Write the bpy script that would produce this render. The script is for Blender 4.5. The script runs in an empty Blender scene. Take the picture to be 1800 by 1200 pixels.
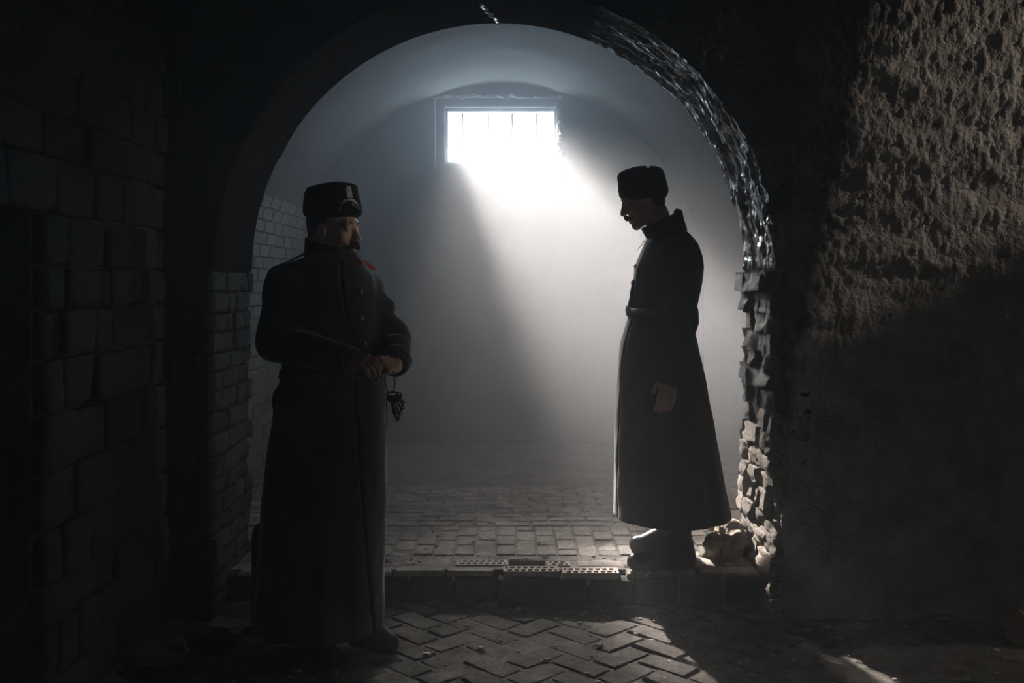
import bpy, math, random
import numpy as np
from mathutils import Matrix, Vector

SC = bpy.context.scene
COL = SC.collection
rnd = random.Random(7)
PI = math.pi

# ------------------------------------------------------------------ camera, world, lamps, exposure
CAM_Z, FPX, HOR = 1.444, 1750.0, 500.0
cam = bpy.data.cameras.new('camera')
cam.sensor_width = 36.0
cam.lens = 36.0 * FPX / 1800.0
cam.shift_y = -(600.0 - HOR) / 1800.0
cam.clip_start = 0.05
cam_o = bpy.data.objects.new('camera', cam)
cam_o.location = (0, 0, CAM_Z)
cam_o.rotation_euler = (PI / 2, 0, 0)
COL.objects.link(cam_o)
SC.camera = cam_o

SC.view_settings.view_transform = 'Standard'
SC.view_settings.look = 'None'
SC.view_settings.gamma = 1.0
SC.view_settings.exposure = 0.0
SC.view_settings.use_curve_mapping = False

W = bpy.data.worlds.new('sky')
SC.world = W
W.use_nodes = True
bg = W.node_tree.nodes['Background']
bg.inputs[0].default_value = (0.60, 0.81, 1.0, 1)
bg.inputs[1].default_value = 53.0

CY = SC.cycles
CY.max_bounces = 6
CY.diffuse_bounces = 3
CY.glossy_bounces = 2
CY.volume_bounces = 2
CY.transparent_max_bounces = 4
CY.caustics_reflective = False
CY.caustics_refractive = False
CY.sample_clamp_indirect = 4.0
CY.use_denoising = True


def aim(o, p):
    d = Vector(p) - o.location
    o.rotation_euler = d.to_track_quat('-Z', 'Y').to_euler()


def spot(name, loc, tgt, power, angle, blend, radius, color):
    l = bpy.data.lights.new(name, 'SPOT')
    l.energy = power
    l.spot_size = math.radians(angle)
    l.spot_blend = blend
    l.shadow_soft_size = radius
    l.color = color
    o = bpy.data.objects.new(name, l)
    o.location = loc
    aim(o, tgt)
    COL.objects.link(o)
    return o


def area(name, loc, tgt, power, sx, sy, color):
    l = bpy.data.lights.new(name, 'AREA')
    l.shape = 'RECTANGLE'
    l.size, l.size_y = sx, sy
    l.energy = power
    l.color = color
    o = bpy.data.objects.new(name, l)
    o.location = loc
    aim(o, tgt)
    COL.objects.link(o)
    return o


# the low sun outside the cellar window, stood in for by a lamp beyond it
spot('window_lamp', (-1.18, 11.0, 4.3), (-0.09, 8.4, 2.69), 44000, 40, 0.1, 0.15, (1.0, 0.95, 0.90))
spot('window_aureole', (-0.95, 11.2, 4.25), (-0.09, 8.4, 2.69), 25000, 50, 0.1, 0.70, (1.0, 0.97, 0.94))
# portal that guides the sky through the window
po = area('window_portal', (-0.093, 8.62, 2.69), (-0.093, 0, 2.69), 1.0, 0.96, 0.5, (1, 1, 1))
po.data.cycles.is_portal = True
# daylight from the side passage on the right, high and low, and a weak fill lamp added behind the viewer
spot('passage_lamp_high', (4.15, 3.66, 2.75), (1.88, 4.3, 2.14), 150, 33, 0.6, 0.06, (1.0, 0.92, 0.84))
spot('passage_lamp_low', (3.9, 4.30, 1.5), (1.7, 4.0, 0.3), 34, 80, 0.5, 0.06, (1.0, 0.88, 0.78))
area('cellar_fill', (0.6, -1.6, 2.6), (-0.6, 4.3, 1.0), 0.75, 2.0, 1.2, (0.55, 0.86, 1.0))

# ------------------------------------------------------------------ materials
def mat_base(name):
    m = bpy.data.materials.new(name)
    m.use_nodes = True
    nt = m.node_tree
    b = nt.nodes['Principled BSDF']
    return m, nt, b


def rough_mat(name, c1, c2, scale=8.0, rough=0.9, bump=0.3, bscale=60.0, dist=0.01, spec=0.12, stretch=(1, 1, 1), c3=None, per_obj=0.0, sheen=0.0, metal=0.0, coat=0.0, stain=0.0):
    m, nt, b = mat_base(name)
    N, L = nt.nodes, nt.links
    tc = N.new('ShaderNodeTexCoord')
    mp = N.new('ShaderNodeMapping')
    mp.inputs['Scale'].default_value = stretch
    L.new(tc.outputs['Object'], mp.inputs['Vector'])
    n1 = N.new('ShaderNodeTexNoise')
    n1.inputs['Scale'].default_value = scale
    n1.inputs['Detail'].default_value = 6
    n1.inputs['Roughness'].default_value = 0.65
    L.new(mp.outputs[0], n1.inputs['Vector'])
    cr = N.new('ShaderNodeValToRGB')
    cr.color_ramp.elements[0].position = 0.33
    cr.color_ramp.elements[1].position = 0.68
    cr.color_ramp.elements[0].color = (*c1, 1)
    cr.color_ramp.elements[1].color = (*c2, 1)
    if c3:
        e = cr.color_ramp.elements.new(0.52)
        e.color = (*c3, 1)
    L.new(n1.outputs['Fac'], cr.inputs['Fac'])
    col = cr.outputs['Color']
    if per_obj:
        oi = N.new('ShaderNodeObjectInfo')
        mr = N.new('ShaderNodeMapRange')
        mr.inputs['To Min'].default_value = 1 - per_obj
        mr.inputs['To Max'].default_value = 1 + per_obj
        L.new(oi.outputs['Random'], mr.inputs['Value'])
        hs = N.new('ShaderNodeHueSaturation')
        L.new(mr.outputs[0], hs.inputs['Value'])
        L.new(col, hs.inputs['Color'])
        col = hs.outputs['Color']
        ad = N.new('ShaderNodeVectorMath')
        ad.operation = 'MULTIPLY_ADD'
        L.new(oi.outputs['Random'], ad.inputs[0])
        ad.inputs[1].default_value = (37, 53, 29)
        L.new(tc.outputs['Object'], ad.inputs[2])
        L.new(ad.outputs[0], mp.inputs['Vector'])
    if stain:
        ge = N.new('ShaderNodeNewGeometry')
        ns_ = N.new('ShaderNodeTexNoise')
        ns_.inputs['Scale'].default_value = 5.5
        ns_.inputs['Detail'].default_value = 9
        ns_.inputs['Roughness'].default_value = 0.75
        L.new(ge.outputs['Position'], ns_.inputs['Vector'])
        ms = N.new('ShaderNodeMapRange')
        ms.inputs['From Min'].default_value = 0.36
        ms.inputs['From Max'].default_value = 0.66
        ms.inputs['To Min'].default_value = 1 - stain
        ms.inputs['To Max'].default_value = 1 + stain * .5
        L.new(ns_.outputs['Fac'], ms.inputs['Value'])
        h2 = N.new('ShaderNodeHueSaturation')
        L.new(ms.outputs[0], h2.inputs['Value'])
        L.new(col, h2.inputs['Color'])
        col = h2.outputs['Color']
    L.new(col, b.inputs['Base Color'])
    b.inputs['Roughness'].default_value = rough
    b.inputs['Specular IOR Level'].default_value = spec
    b.inputs['Metallic'].default_value = metal
    if coat:
        b.inputs['Coat Weight'].default_value = coat
        b.inputs['Coat Roughness'].default_value = 0.15
    if sheen:
        b.inputs['Sheen Weight'].default_value = sheen
        b.inputs['Sheen Roughness'].default_value = 0.4
        b.inputs['Sheen Tint'].default_value = (0.9, 0.88, 0.85, 1)
    if bump:
        n2 = N.new('ShaderNodeTexNoise')
        n2.inputs['Scale'].default_value = bscale
        n2.inputs['Detail'].default_value = 5
        n2.inputs['Roughness'].default_value = 0.6
        L.new(mp.outputs[0], n2.inputs['Vector'])
        bp = N.new('ShaderNodeBump')
        bp.inputs['Strength'].default_value = bump
        bp.inputs['Distance'].default_value = dist
        L.new(n2.outputs['Fac'], bp.inputs['Height'])
        L.new(bp.outputs[0], b.inputs['Normal'])
    return m


def arch_mat():
    """sooty wet coat on the soffit and spandrels, shade painted dark beside the arch, raw masonry on the pier"""
    m, nt, b = mat_base('arch_masonry')
    N, L = nt.nodes, nt.links
    geo = N.new('ShaderNodeNewGeometry')
    sx = N.new('ShaderNodeSeparateXYZ')
    L.new(geo.outputs['Position'], sx.inputs[0])
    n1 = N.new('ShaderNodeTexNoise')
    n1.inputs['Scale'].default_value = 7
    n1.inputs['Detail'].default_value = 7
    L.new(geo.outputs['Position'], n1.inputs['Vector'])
    # soot coat plus painted shade, ending on a slanting ragged shadow edge on the right pier, wet only on the right of the arch
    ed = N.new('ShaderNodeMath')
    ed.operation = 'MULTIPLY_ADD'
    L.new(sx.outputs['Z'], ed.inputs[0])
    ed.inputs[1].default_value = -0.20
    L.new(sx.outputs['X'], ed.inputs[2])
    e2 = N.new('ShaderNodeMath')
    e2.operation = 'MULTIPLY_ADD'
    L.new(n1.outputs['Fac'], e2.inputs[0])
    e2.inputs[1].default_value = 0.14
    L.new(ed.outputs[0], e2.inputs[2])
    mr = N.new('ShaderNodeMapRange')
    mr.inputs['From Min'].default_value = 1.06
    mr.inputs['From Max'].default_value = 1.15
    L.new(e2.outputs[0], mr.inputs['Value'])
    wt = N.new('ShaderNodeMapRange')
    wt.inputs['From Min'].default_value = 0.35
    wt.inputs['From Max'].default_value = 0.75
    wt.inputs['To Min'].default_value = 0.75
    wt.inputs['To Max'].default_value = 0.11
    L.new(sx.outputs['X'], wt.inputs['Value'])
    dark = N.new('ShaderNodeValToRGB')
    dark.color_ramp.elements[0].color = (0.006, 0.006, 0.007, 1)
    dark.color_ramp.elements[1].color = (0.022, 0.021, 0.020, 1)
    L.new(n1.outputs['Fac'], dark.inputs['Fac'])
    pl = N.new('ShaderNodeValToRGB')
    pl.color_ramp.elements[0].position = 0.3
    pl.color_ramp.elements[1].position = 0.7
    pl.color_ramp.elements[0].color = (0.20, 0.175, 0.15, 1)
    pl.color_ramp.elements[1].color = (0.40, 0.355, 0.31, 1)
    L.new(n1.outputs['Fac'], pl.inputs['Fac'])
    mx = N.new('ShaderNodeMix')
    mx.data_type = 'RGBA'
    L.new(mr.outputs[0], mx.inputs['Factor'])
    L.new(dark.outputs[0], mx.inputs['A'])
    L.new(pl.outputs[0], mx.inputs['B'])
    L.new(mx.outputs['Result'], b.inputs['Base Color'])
    rr = N.new('ShaderNodeMapRange')
    L.new(wt.outputs[0], rr.inputs['To Min'])
    rr.inputs['To Max'].default_value = 0.9
    L.new(mr.outputs[0], rr.inputs['Value'])
    L.new(rr.outputs[0], b.inputs['Roughness'])
    sp = N.new('ShaderNodeMapRange')
    sp.inputs['From Min'].default_value = 0.35
    sp.inputs['From Max'].default_value = 0.75
    sp.inputs['To Min'].default_value = 0.0
    sp.inputs['To Max'].default_value = 0.30
    L.new(sx.outputs['X'], sp.inputs['Value'])
    ys_ = N.new('ShaderNodeMapRange')
    ys_.inputs['From Min'].default_value = 4.29
    ys_.inputs['From Max'].default_value = 4.34
    L.new(sx.outputs['Y'], ys_.inputs['Value'])
    sm = N.new('ShaderNodeMath')
    sm.operation = 'MULTIPLY'
    L.new(sp.outputs[0], sm.inputs[0])
    L.new(ys_.outputs[0], sm.inputs[1])
    L.new(sm.outputs[0], b.inputs['Specular IOR Level'])
    n2 = N.new('ShaderNodeTexNoise')
    n2.inputs['Scale'].default_value = 55
    n2.inputs['Detail'].default_value = 6
    L.new(geo.outputs['Position'], n2.inputs['Vector'])
    bp = N.new('ShaderNodeBump')
    bp.inputs['Strength'].default_value = 1.0
    bp.inputs['Distance'].default_value = 0.016
    L.new(n2.outputs['Fac'], bp.inputs['Height'])
    L.new(bp.outputs[0], b.inputs['Normal'])
    return m


M = {}
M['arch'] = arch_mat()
M['floor_brick'] = rough_mat('floor_brick', (0.38, 0.33, 0.295), (0.72, 0.65, 0.595), 9, 0.9, 0.8, 70, 0.01, per_obj=0.15, c3=(0.55, 0.49, 0.44), stain=0.55)
M['herring_brick'] = rough_mat('worn_paving_brick', (0.17, 0.148, 0.132), (0.37, 0.325, 0.295), 11, 0.92, 1.0, 45, 0.02, per_obj=0.15, stain=0.6)
M['dirt'] = rough_mat('packed_dirt', (0.10, 0.087, 0.077), (0.22, 0.195, 0.175), 14, 0.95, 0.8, 60, 0.012, stain=0.4)
M['dust'] = rough_mat('floor_dust', (0.17, 0.15, 0.137), (0.36, 0.322, 0.297), 14, 0.95, 0.9, 60, 0.015, stain=0.5)
M['hollow_brick'] = rough_mat('hollow_brick', (0.36, 0.30, 0.26), (0.50, 0.43, 0.38), 20, 0.85, 0.3, 120, 0.004, per_obj=0.1)
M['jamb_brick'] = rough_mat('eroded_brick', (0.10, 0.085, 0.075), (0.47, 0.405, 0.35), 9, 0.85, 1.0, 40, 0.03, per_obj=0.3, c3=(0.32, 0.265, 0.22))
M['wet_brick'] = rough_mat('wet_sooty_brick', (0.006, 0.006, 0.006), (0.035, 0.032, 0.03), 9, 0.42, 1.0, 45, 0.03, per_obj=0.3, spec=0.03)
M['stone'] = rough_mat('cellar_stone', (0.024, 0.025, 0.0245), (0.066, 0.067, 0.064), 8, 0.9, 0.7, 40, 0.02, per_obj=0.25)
M['mortar'] = rough_mat('old_mortar', (0.035, 0.034, 0.032), (0.09, 0.086, 0.08), 9, 0.95, 0.6, 50, 0.015)
M['wall_brick'] = rough_mat('limewashed_brick', (0.13, 0.123, 0.115), (0.26, 0.245, 0.225), 8, 0.9, 0.6, 50, 0.012, per_obj=0.2)
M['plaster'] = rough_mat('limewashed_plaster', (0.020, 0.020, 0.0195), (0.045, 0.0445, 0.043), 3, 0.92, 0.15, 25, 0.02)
M['rubble'] = rough_mat('rubble_stone', (0.16, 0.135, 0.11), (0.42, 0.36, 0.30), 10, 0.92, 0.8, 45, 0.015)
M['redbrick'] = rough_mat('red_brick_chunk', (0.30, 0.15, 0.09), (0.52, 0.30, 0.2), 14, 0.9, 0.6, 60, 0.01)
M['coat_dark'] = rough_mat('dark_wool', (0.022, 0.023, 0.024), (0.036, 0.036, 0.036), 40, 0.95, 0.25, 420, 0.002, spec=0.1, sheen=0.35)
M['coat_grey'] = rough_mat('grey_wool', (0.030, 0.029, 0.028), (0.046, 0.044, 0.042), 40, 0.95, 0.25, 420, 0.002, spec=0.05, sheen=0.2)
M['lining'] = rough_mat('trouser_cloth', (0.018, 0.018, 0.02), (0.03, 0.03, 0.03), 40, 0.95, 0.2, 300, 0.002, spec=0.1)
M['fur'] = rough_mat('black_lambskin', (0.008, 0.008, 0.009), (0.022, 0.022, 0.023), 60, 0.9, 0.9, 160, 0.008, spec=0.15, sheen=0.15)
M['skin'] = rough_mat('skin', (0.42, 0.25, 0.18), (0.52, 0.32, 0.24), 20, 0.5, 0.15, 250, 0.001, spec=0.4)
M['hair'] = rough_mat('dark_hair', (0.018, 0.012, 0.009), (0.06, 0.04, 0.03), 60, 0.6, 0.7, 200, 0.004, stretch=(1, 1, 0.2))
M['red'] = rough_mat('red_felt', (0.22, 0.02, 0.018), (0.32, 0.035, 0.03), 30, 0.85, 0.1, 200, 0.001)
M['leather'] = rough_mat('black_leather', (0.010, 0.010, 0.011), (0.022, 0.022, 0.022), 18, 0.34, 0.1, 60, 0.002, spec=0.12)
M['belt'] = rough_mat('belt_leather', (0.03, 0.024, 0.02), (0.06, 0.048, 0.04), 25, 0.45, 0.2, 90, 0.002)
M['steel'] = rough_mat('worn_steel', (0.22, 0.21, 0.2), (0.42, 0.41, 0.4), 30, 0.35, 0.1, 90, 0.002, metal=0.9)
M['iron'] = rough_mat('dark_iron', (0.02, 0.02, 0.021), (0.05, 0.048, 0.045), 30, 0.45, 0.2, 90, 0.002, metal=0.5)
M['badge'] = rough_mat('pale_metal_badge', (0.30, 0.30, 0.29), (0.45, 0.44, 0.42), 40, 0.5, 0.1, 90, 0.001, metal=0.3)
M['eye'] = rough_mat('eye_white', (0.55, 0.52, 0.5), (0.62, 0.6, 0.58), 30, 0.25, 0.0)
M['wood'] = rough_mat('painted_wood', (0.40, 0.37, 0.33), (0.60, 0.57, 0.52), 12, 0.8, 0.3, 60, 0.005)
M['wet_crack'] = rough_mat('wet_mineral_seam', (0.25, 0.27, 0.3), (0.6, 0.62, 0.64), 40, 0.15, 0.6, 80, 0.01, spec=0.8)
M['straw'] = rough_mat('dry_straw', (0.45, 0.38, 0.12), (0.6, 0.5, 0.2), 30, 0.8, 0.0)


# ------------------------------------------------------------------ object helpers
def tag(o, label=None, cat=None, group=None, kind=None):
    if label: o['label'] = label
    if cat: o['category'] = cat
    if group: o['group'] = group
    if kind: o['kind'] = kind
    return o


def mk(name, verts, faces, mat, parent=None, smooth=False, loc=None):
    me = bpy.data.meshes.new(name)
    v = np.asarray(verts, dtype=np.float32)
    if isinstance(faces, np.ndarray) and faces.ndim == 2:
        n, k = faces.shape
        me.vertices.add(len(v))
        me.vertices.foreach_set('co', v.ravel())
        me.loops.add(n * k)
        me.loops.foreach_set('vertex_index', faces.astype(np.int32).ravel())
        me.polygons.add(n)
        me.polygons.foreach_set('loop_start', np.arange(0, n * k, k, dtype=np.int32))
        me.update(calc_edges=True)
    else:
        me.from_pydata([tuple(map(float, p)) for p in v], [], [tuple(f) for f in faces])
        me.update()
    if smooth:
        me.polygons.foreach_set('use_smooth', np.ones(len(me.polygons), dtype=bool))
    me.materials.append(mat)
    return link(name, me, parent, loc)


def link(name, me, parent=None, loc=None):
    o = bpy.data.objects.new(name, me)
    if parent: o.parent = parent
    if loc is not None: o.location = loc
    COL.objects.link(o)
    return o


def empty(name, loc):
    o = bpy.data.objects.new(name, None)
    o.empty_display_size = 0.1
    o.location = loc
    COL.objects.link(o)
    return o


def box_vf(x0, x1, y0, y1, z0, z1):
    v = [(x0, y0, z0), (x1, y0, z0), (x1, y1, z0), (x0, y1, z0), (x0, y0, z1), (x1, y0, z1), (x1, y1, z1), (x0, y1, z1)]
    f = [(0, 3, 2, 1), (4, 5, 6, 7), (0, 1, 5, 4), (1, 2, 6, 5), (2, 3, 7, 6), (3, 0, 4, 7)]
    return v, f


def boxes(name, lst, mat, parent=None, loc=None):
    V, F = [], []
    for b in lst:
        v, f = box_vf(*b)
        k = len(V)
        V += v
        F += [tuple(i + k for i in q) for q in f]
    return mk(name, V, F, mat, parent, loc=loc)


def tube(pts, r, n=8, closed=False):
    pts = [Vector(p) for p in pts]
    V, F = [], []
    m = len(pts)
    up = Vector((0.3, 0.2, 0.93)).normalized()
    for i, p in enumerate(pts):
        a = pts[(i - 1) % m] if closed or i > 0 else p
        b = pts[(i + 1) % m] if closed or i < m - 1 else p
        t = (b - a).normalized()
        s = t.cross(up)
        if s.length < 1e-3: s = t.cross(Vector((1, 0, 0)))
        s.normalize()
        u = s.cross(t)
        rr = r[i] if isinstance(r, (list, tuple)) else r
        for k in range(n):
            an = 2 * PI * k / n
            V.append(tuple(p + s * (rr * math.cos(an)) + u * (rr * math.sin(an))))
    for i in range(m if closed else m - 1):
        for k in range(n):
            j = (i + 1) % m
            F.append((i * n + k, i * n + (k + 1) % n, j * n + (k + 1) % n, j * n + k))
    if not closed:
        F.append(tuple(range(n))[::-1])
        F.append(tuple(range((m - 1) * n, m * n)))
    return V, F


def merge(*vfs):
    V, F = [], []
    for v, f in vfs:
        k = len(V)
        V += list(v)
        F += [tuple(i + k for i in q) for q in f]
    return V, F


# ------------------------------------------------------------------ noise
_T = np.random.RandomState(3).rand(32, 32, 32).astype(np.float32)


def vn(x, y, z):
    x, y, z = np.broadcast_arrays(np.asarray(x, np.float32), np.asarray(y, np.float32), np.asarray(z, np.float32))
    xi, yi, zi = np.floor(x).astype(int), np.floor(y).astype(int), np.floor(z).astype(int)
    fx, fy, fz = x - xi, y - yi, z - zi
    fx, fy, fz = [f * f * (3 - 2 * f) for f in (fx, fy, fz)]
    r = 0
    for a in (0, 1):
        for b in (0, 1):
            for c in (0, 1):
                w = (fx if a else 1 - fx) * (fy if b else 1 - fy) * (fz if c else 1 - fz)
                r = r + w * _T[(xi + a) % 32, (yi + b) % 32, (zi + c) % 32]
    return r * 2 - 1


def fbm(x, y, z, oct=4, gain=0.55):
    r, a = 0, 1.0
    for i in range(oct):
        r = r + a * vn(x * 2 ** i + 5.3 * i, y * 2 ** i + 1.7 * i, z * 2 ** i + 9.1 * i)
        a *= gain
    return r


def grid_faces(nu, nv):
    i = np.arange(nu - 1)[:, None] * nv + np.arange(nv - 1)[None, :]
    i = i.ravel()
    return np.stack([i, i + 1, i + nv + 1, i + nv], 1)


# ------------------------------------------------------------------ lumps (bricks, blocks, stones)
def lump_mesh(name, seed, n, rough, roundness, mat, freq=2.2):
    """unit block -0.5..0.5, subdivided, rounded and broken up"""
    V, F, idx = [], [], {}

    def vid(p):
        k = tuple(round(c, 4) for c in p)
        if k not in idx:
            idx[k] = len(V)
            V.append(p)
        return idx[k]
    lin = np.linspace(-0.5, 0.5, n + 1)
    for ax in range(3):
        for s in (-0.5, 0.5):
            for i in range(n):
                for j in range(n):
                    q = []
                    for (a, b) in ((i, j), (i + 1, j), (i + 1, j + 1), (i, j + 1)):
                        p = [0, 0, 0]
                        p[ax] = s
                        p[(ax + 1) % 3] = lin[a]
                        p[(ax + 2) % 3] = lin[b]
                        q.append(vid(tuple(p)))
                    F.append(q if s > 0 else q[::-1])
    P = np.array(V, dtype=np.float32)
    L = np.linalg.norm(P, axis=1, keepdims=True)
    S = P / L * 0.56
    P = P * (1 - roundness) + S * roundness
    o = seed * 7.31
    d = fbm(P[:, 0] * freq + o, P[:, 1] * freq + o * 1.3, P[:, 2] * freq - o, 3)
    P = P * (1 + rough * d[:, None])
    me = bpy.data.meshes.new(name)
    me.from_pydata([tuple(map(float, p)) for p in P], [], F)
    me.update()
    me.polygons.foreach_set('use_smooth', np.ones(len(me.polygons), dtype=bool))
    me.materials.append(mat)
    return me


def slab_mesh(name, mat, ch=0.06, seed=0):
    """unit brick with a chamfered top, base at z=-1, top at z=0 (22 triangles)"""
    r = random.Random(seed)
    V = []
    for z, k in ((-1, 0.5), (-0.25, 0.5), (0, 0.5 - ch)):
        for sx, sy in ((-1, -1), (1, -1), (1, 1), (-1, 1)):
            V.append((sx * k + r.uniform(-.012, .012), sy * k + r.uniform(-.02, .02), z + (r.uniform(-.05, .05) if z == 0 else 0)))
    F = [(8, 9, 10, 11)]
    for a in (0, 4):
        for k in range(4):
            F.append((a + k, a + (k + 1) % 4, a + 4 + (k + 1) % 4, a + 4 + k))
    me = bpy.data.meshes.new(name)
    me.from_pydata(V, [], F)
    me.update()
    me.materials.append(mat)
    return me


def place(name, me, parent, loc, scale, rot=(0, 0, 0)):
    o = bpy.data.objects.new(name, me)
    o.parent = parent
    o.location = loc
    o.scale = scale
    o.rotation_euler = rot
    COL.objects.link(o)
    return o


# ------------------------------------------------------------------ the setting
STEP = 0.14
EDGE = 4.50
YN, YF = 4.30, 4.93          # arch wall faces
AX, AZ, AR = -0.07, 1.52, 1.217
JR, JL = AX + AR, AX - AR
YB = 8.20                    # back wall
VX, VZ, VR = -0.07, 1.45, 1.65

# lower floor
fl = boxes('floor', [(-2.4, 4.6, -2.2, 6.6, -0.2, -0.005)], M['dirt'])
tag(fl, 'dark dirt and herringbone brick floor below the step', 'floor', kind='structure')
HB = [slab_mesh('brick', M['herring_brick'], 0.05, s) for s in range(6)]
w = 0.118
cnt = 0
ca = math.cos(PI / 4)
cells = []
for i in range(-60, 60):
    for j in range(-60, 60):
        t = (i - j) % 4
        if t == 0: cx, cy, horiz = (i + 1) * w, (j + 0.5) * w, True
        elif t == 2: cx, cy, horiz = (i + 0.5) * w, j * w, False
        else: continue
        X = (cx - cy) * ca + 0.05
        Y = (cx + cy) * ca + 3.9
        if Y > 4.62 or Y < 2.95 or X > 2.75 or X < -1.62: continue
        cells.append((Y, X, horiz))
cells.sort(reverse=True)
for Y, X, horiz in cells[:300]:
    a = PI / 4 + (0 if horiz else PI / 2)
    sunk = fbm(X * 1.3, Y * 1.3, 4.0, 2) * 0.006
    place('brick', HB[cnt % 6], fl, (X, Y, sunk + rnd.uniform(-.003, .003)), (2 * w - .012, w - .010, 0.05),
          (rnd.gauss(0, .018), rnd.gauss(0, .018), a + rnd.gauss(0, .012)))
    cnt += 1

# raised floor of the back room
fu = boxes('floor.001', [(-2.0, 2.0, 4.725, 8.7, -0.05, STEP - 0.005), (-2.0, -0.015, 4.58, 4.725, -0.05, STEP - 0.006), (0.155, 2.0, 4.58, 4.725, -0.05, STEP - 0.006), (-0.015, 0.155, 4.55, 4.725, -0.05, 0.07)], M['dust'])
tag(fu, 'raised brick floor of the misty back room', 'floor', kind='structure')
FB = [slab_mesh('brick', M['floor_brick'], 0.04, 20 + s) for s in range(6)]
n_b = 0


def fbrick(x, y, sx, sy, dz=0.0, m=None):
    global n_b
    n_b += 1
    z = STEP + dz + rnd.uniform(-.005, .003)
    place('brick', (m or FB)[n_b % 6], fu, (x, y, z), (sx, sy, 0.045), (rnd.gauss(0, .012), rnd.gauss(0, .012), rnd.gauss(0, .01)))


for c in range(-15, 17):                       # lengthways bond between the two straight joints
    x = c * 0.1 - 0.03
    if x < JL - .3 or x > JR + .3: continue
    off = 0.095 if c % 2 else 0.0
    y0 = 4.80
    ends = [y0, y0 + 0.095, y0 + 0.285, y0 + 0.475, y0 + 0.57] if off else [y0, y0 + 0.19, y0 + 0.38, y0 + 0.57]
    for a, b in zip(ends[:-1], ends[1:]):
        fbrick(x, (a + b) / 2, 0.093, b - a - 0.008)
for r in range(10):                            # crossways rows beyond
    y = 5.39 + 0.052 + r * 0.104
    for c in range(-9, 10):
        x = c * 0.205 + (0.1 if r % 2 else 0)
        if abs(x) > 1.6: continue
        fbrick(x, y, 0.197, 0.097)
# broken edge of the step: solid bricks and hollow bricks
for x0, x1, ya, yb in ((-1.25, -1.02, 4.545, 4.62), (-1.01, -0.78, 4.545, 4.63), (-0.77, -0.55, 4.545, 4.62), (-0.54, -0.31, 4.55, 4.63), (-0.30, -0.08, 4.55, 4.62),
                       (-1.25, -1.0, 4.64, 4.78), (-0.99, -0.75, 4.65, 4.78), (-0.74, -0.52, 4.64, 4.77), (-0.51, -0.28, 4.65, 4.78), (-0.02, 0.10, 4.73, 4.79),
                       (0.30, 0.52, 4.63, 4.78), (0.53, 0.76, 4.64, 4.78), (0.77, 0.98, 4.63, 4.78), (0.99, 1.16, 4.64, 4.78),
                       (0.52, 0.60, 4.51, 4.60), (0.62, 0.84, 4.52, 4.62), (0.86, 1.13, 4.52, 4.62)):
    fbrick((x0 + x1) / 2, (ya + yb) / 2, x1 - x0, yb - ya, -0.004)


def hollow_brick(x0, x1, y0, y1, top, cols):
    """brick with staggered holes through its upper face"""
    nx, ny = cols, 5
    V, F = [], []
    hole = [[False] * ny for _ in range(nx)]
    for j in (1, 3):
        for i in range(1, nx - 1):
            if (i + (1 if j == 3 else 2)) % 3 != 0: hole[i][j] = True
    xs = np.linspace(x0, x1, nx + 1)
    ys = y0 + (y1 - y0) * np.array((0, .1, .42, .56, .88, 1))
    zb = top - 0.06

    def q(*p):
        k = len(V)
        V.extend(p)
        F.append(tuple(range(k, k + len(p))))
    for i in range(nx):
        for j in range(ny):
            a, b, c, d = xs[i], xs[i + 1], ys[j], ys[j + 1]
            z = zb + 0.004 if hole[i][j] else top
            q((a, c, z), (b, c, z), (b, d, z), (a, d, z))
            for (di, dj, p1, p2) in ((-1, 0, (a, d), (a, c)), (1, 0, (b, c), (b, d)), (0, -1, (a, c), (b, c)), (0, 1, (b, d), (a, d))):
                ii, jj = i + di, j + dj
                out = ii < 0 or jj < 0 or ii >= nx or jj >= ny
                if not hole[i][j] and (out or hole[ii][jj]):
                    q((*p1, zb), (*p2, zb), (*p2, top), (*p1, top))
    q((x0, y0, zb), (x0, y1, zb), (x1, y1, zb), (x1, y0, zb))
    return mk('hollow_brick', V, F, M['hollow_brick'], fu)


hollow_brick(-0.26, -0.02, 4.635, 4.715, STEP + 0.001, 25)
hollow_brick(0.165, 0.27, 4.625, 4.700, STEP + 0.0, 10)
hollow_brick(-0.04, 0.215, 4.520, 4.605, STEP + 0.003, 25)
hollow_brick(0.228, 0.485, 4.500, 4.585, STEP + 0.001, 25)
# riser of the step: a row of bricks on edge
RB = [slab_mesh('brick', M['mortar'], 0.04, 40 + s) for s in range(6)]
for k in range(12):
    x = JL + 0.1 + k * 0.204
    place('brick', RB[k % 6], fu, (x, EDGE - 0.012 + (0.05 if x < -0.05 else 0), 0.058), (0.202, 0.116, 0.11), (PI / 2, 0, 0))

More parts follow.
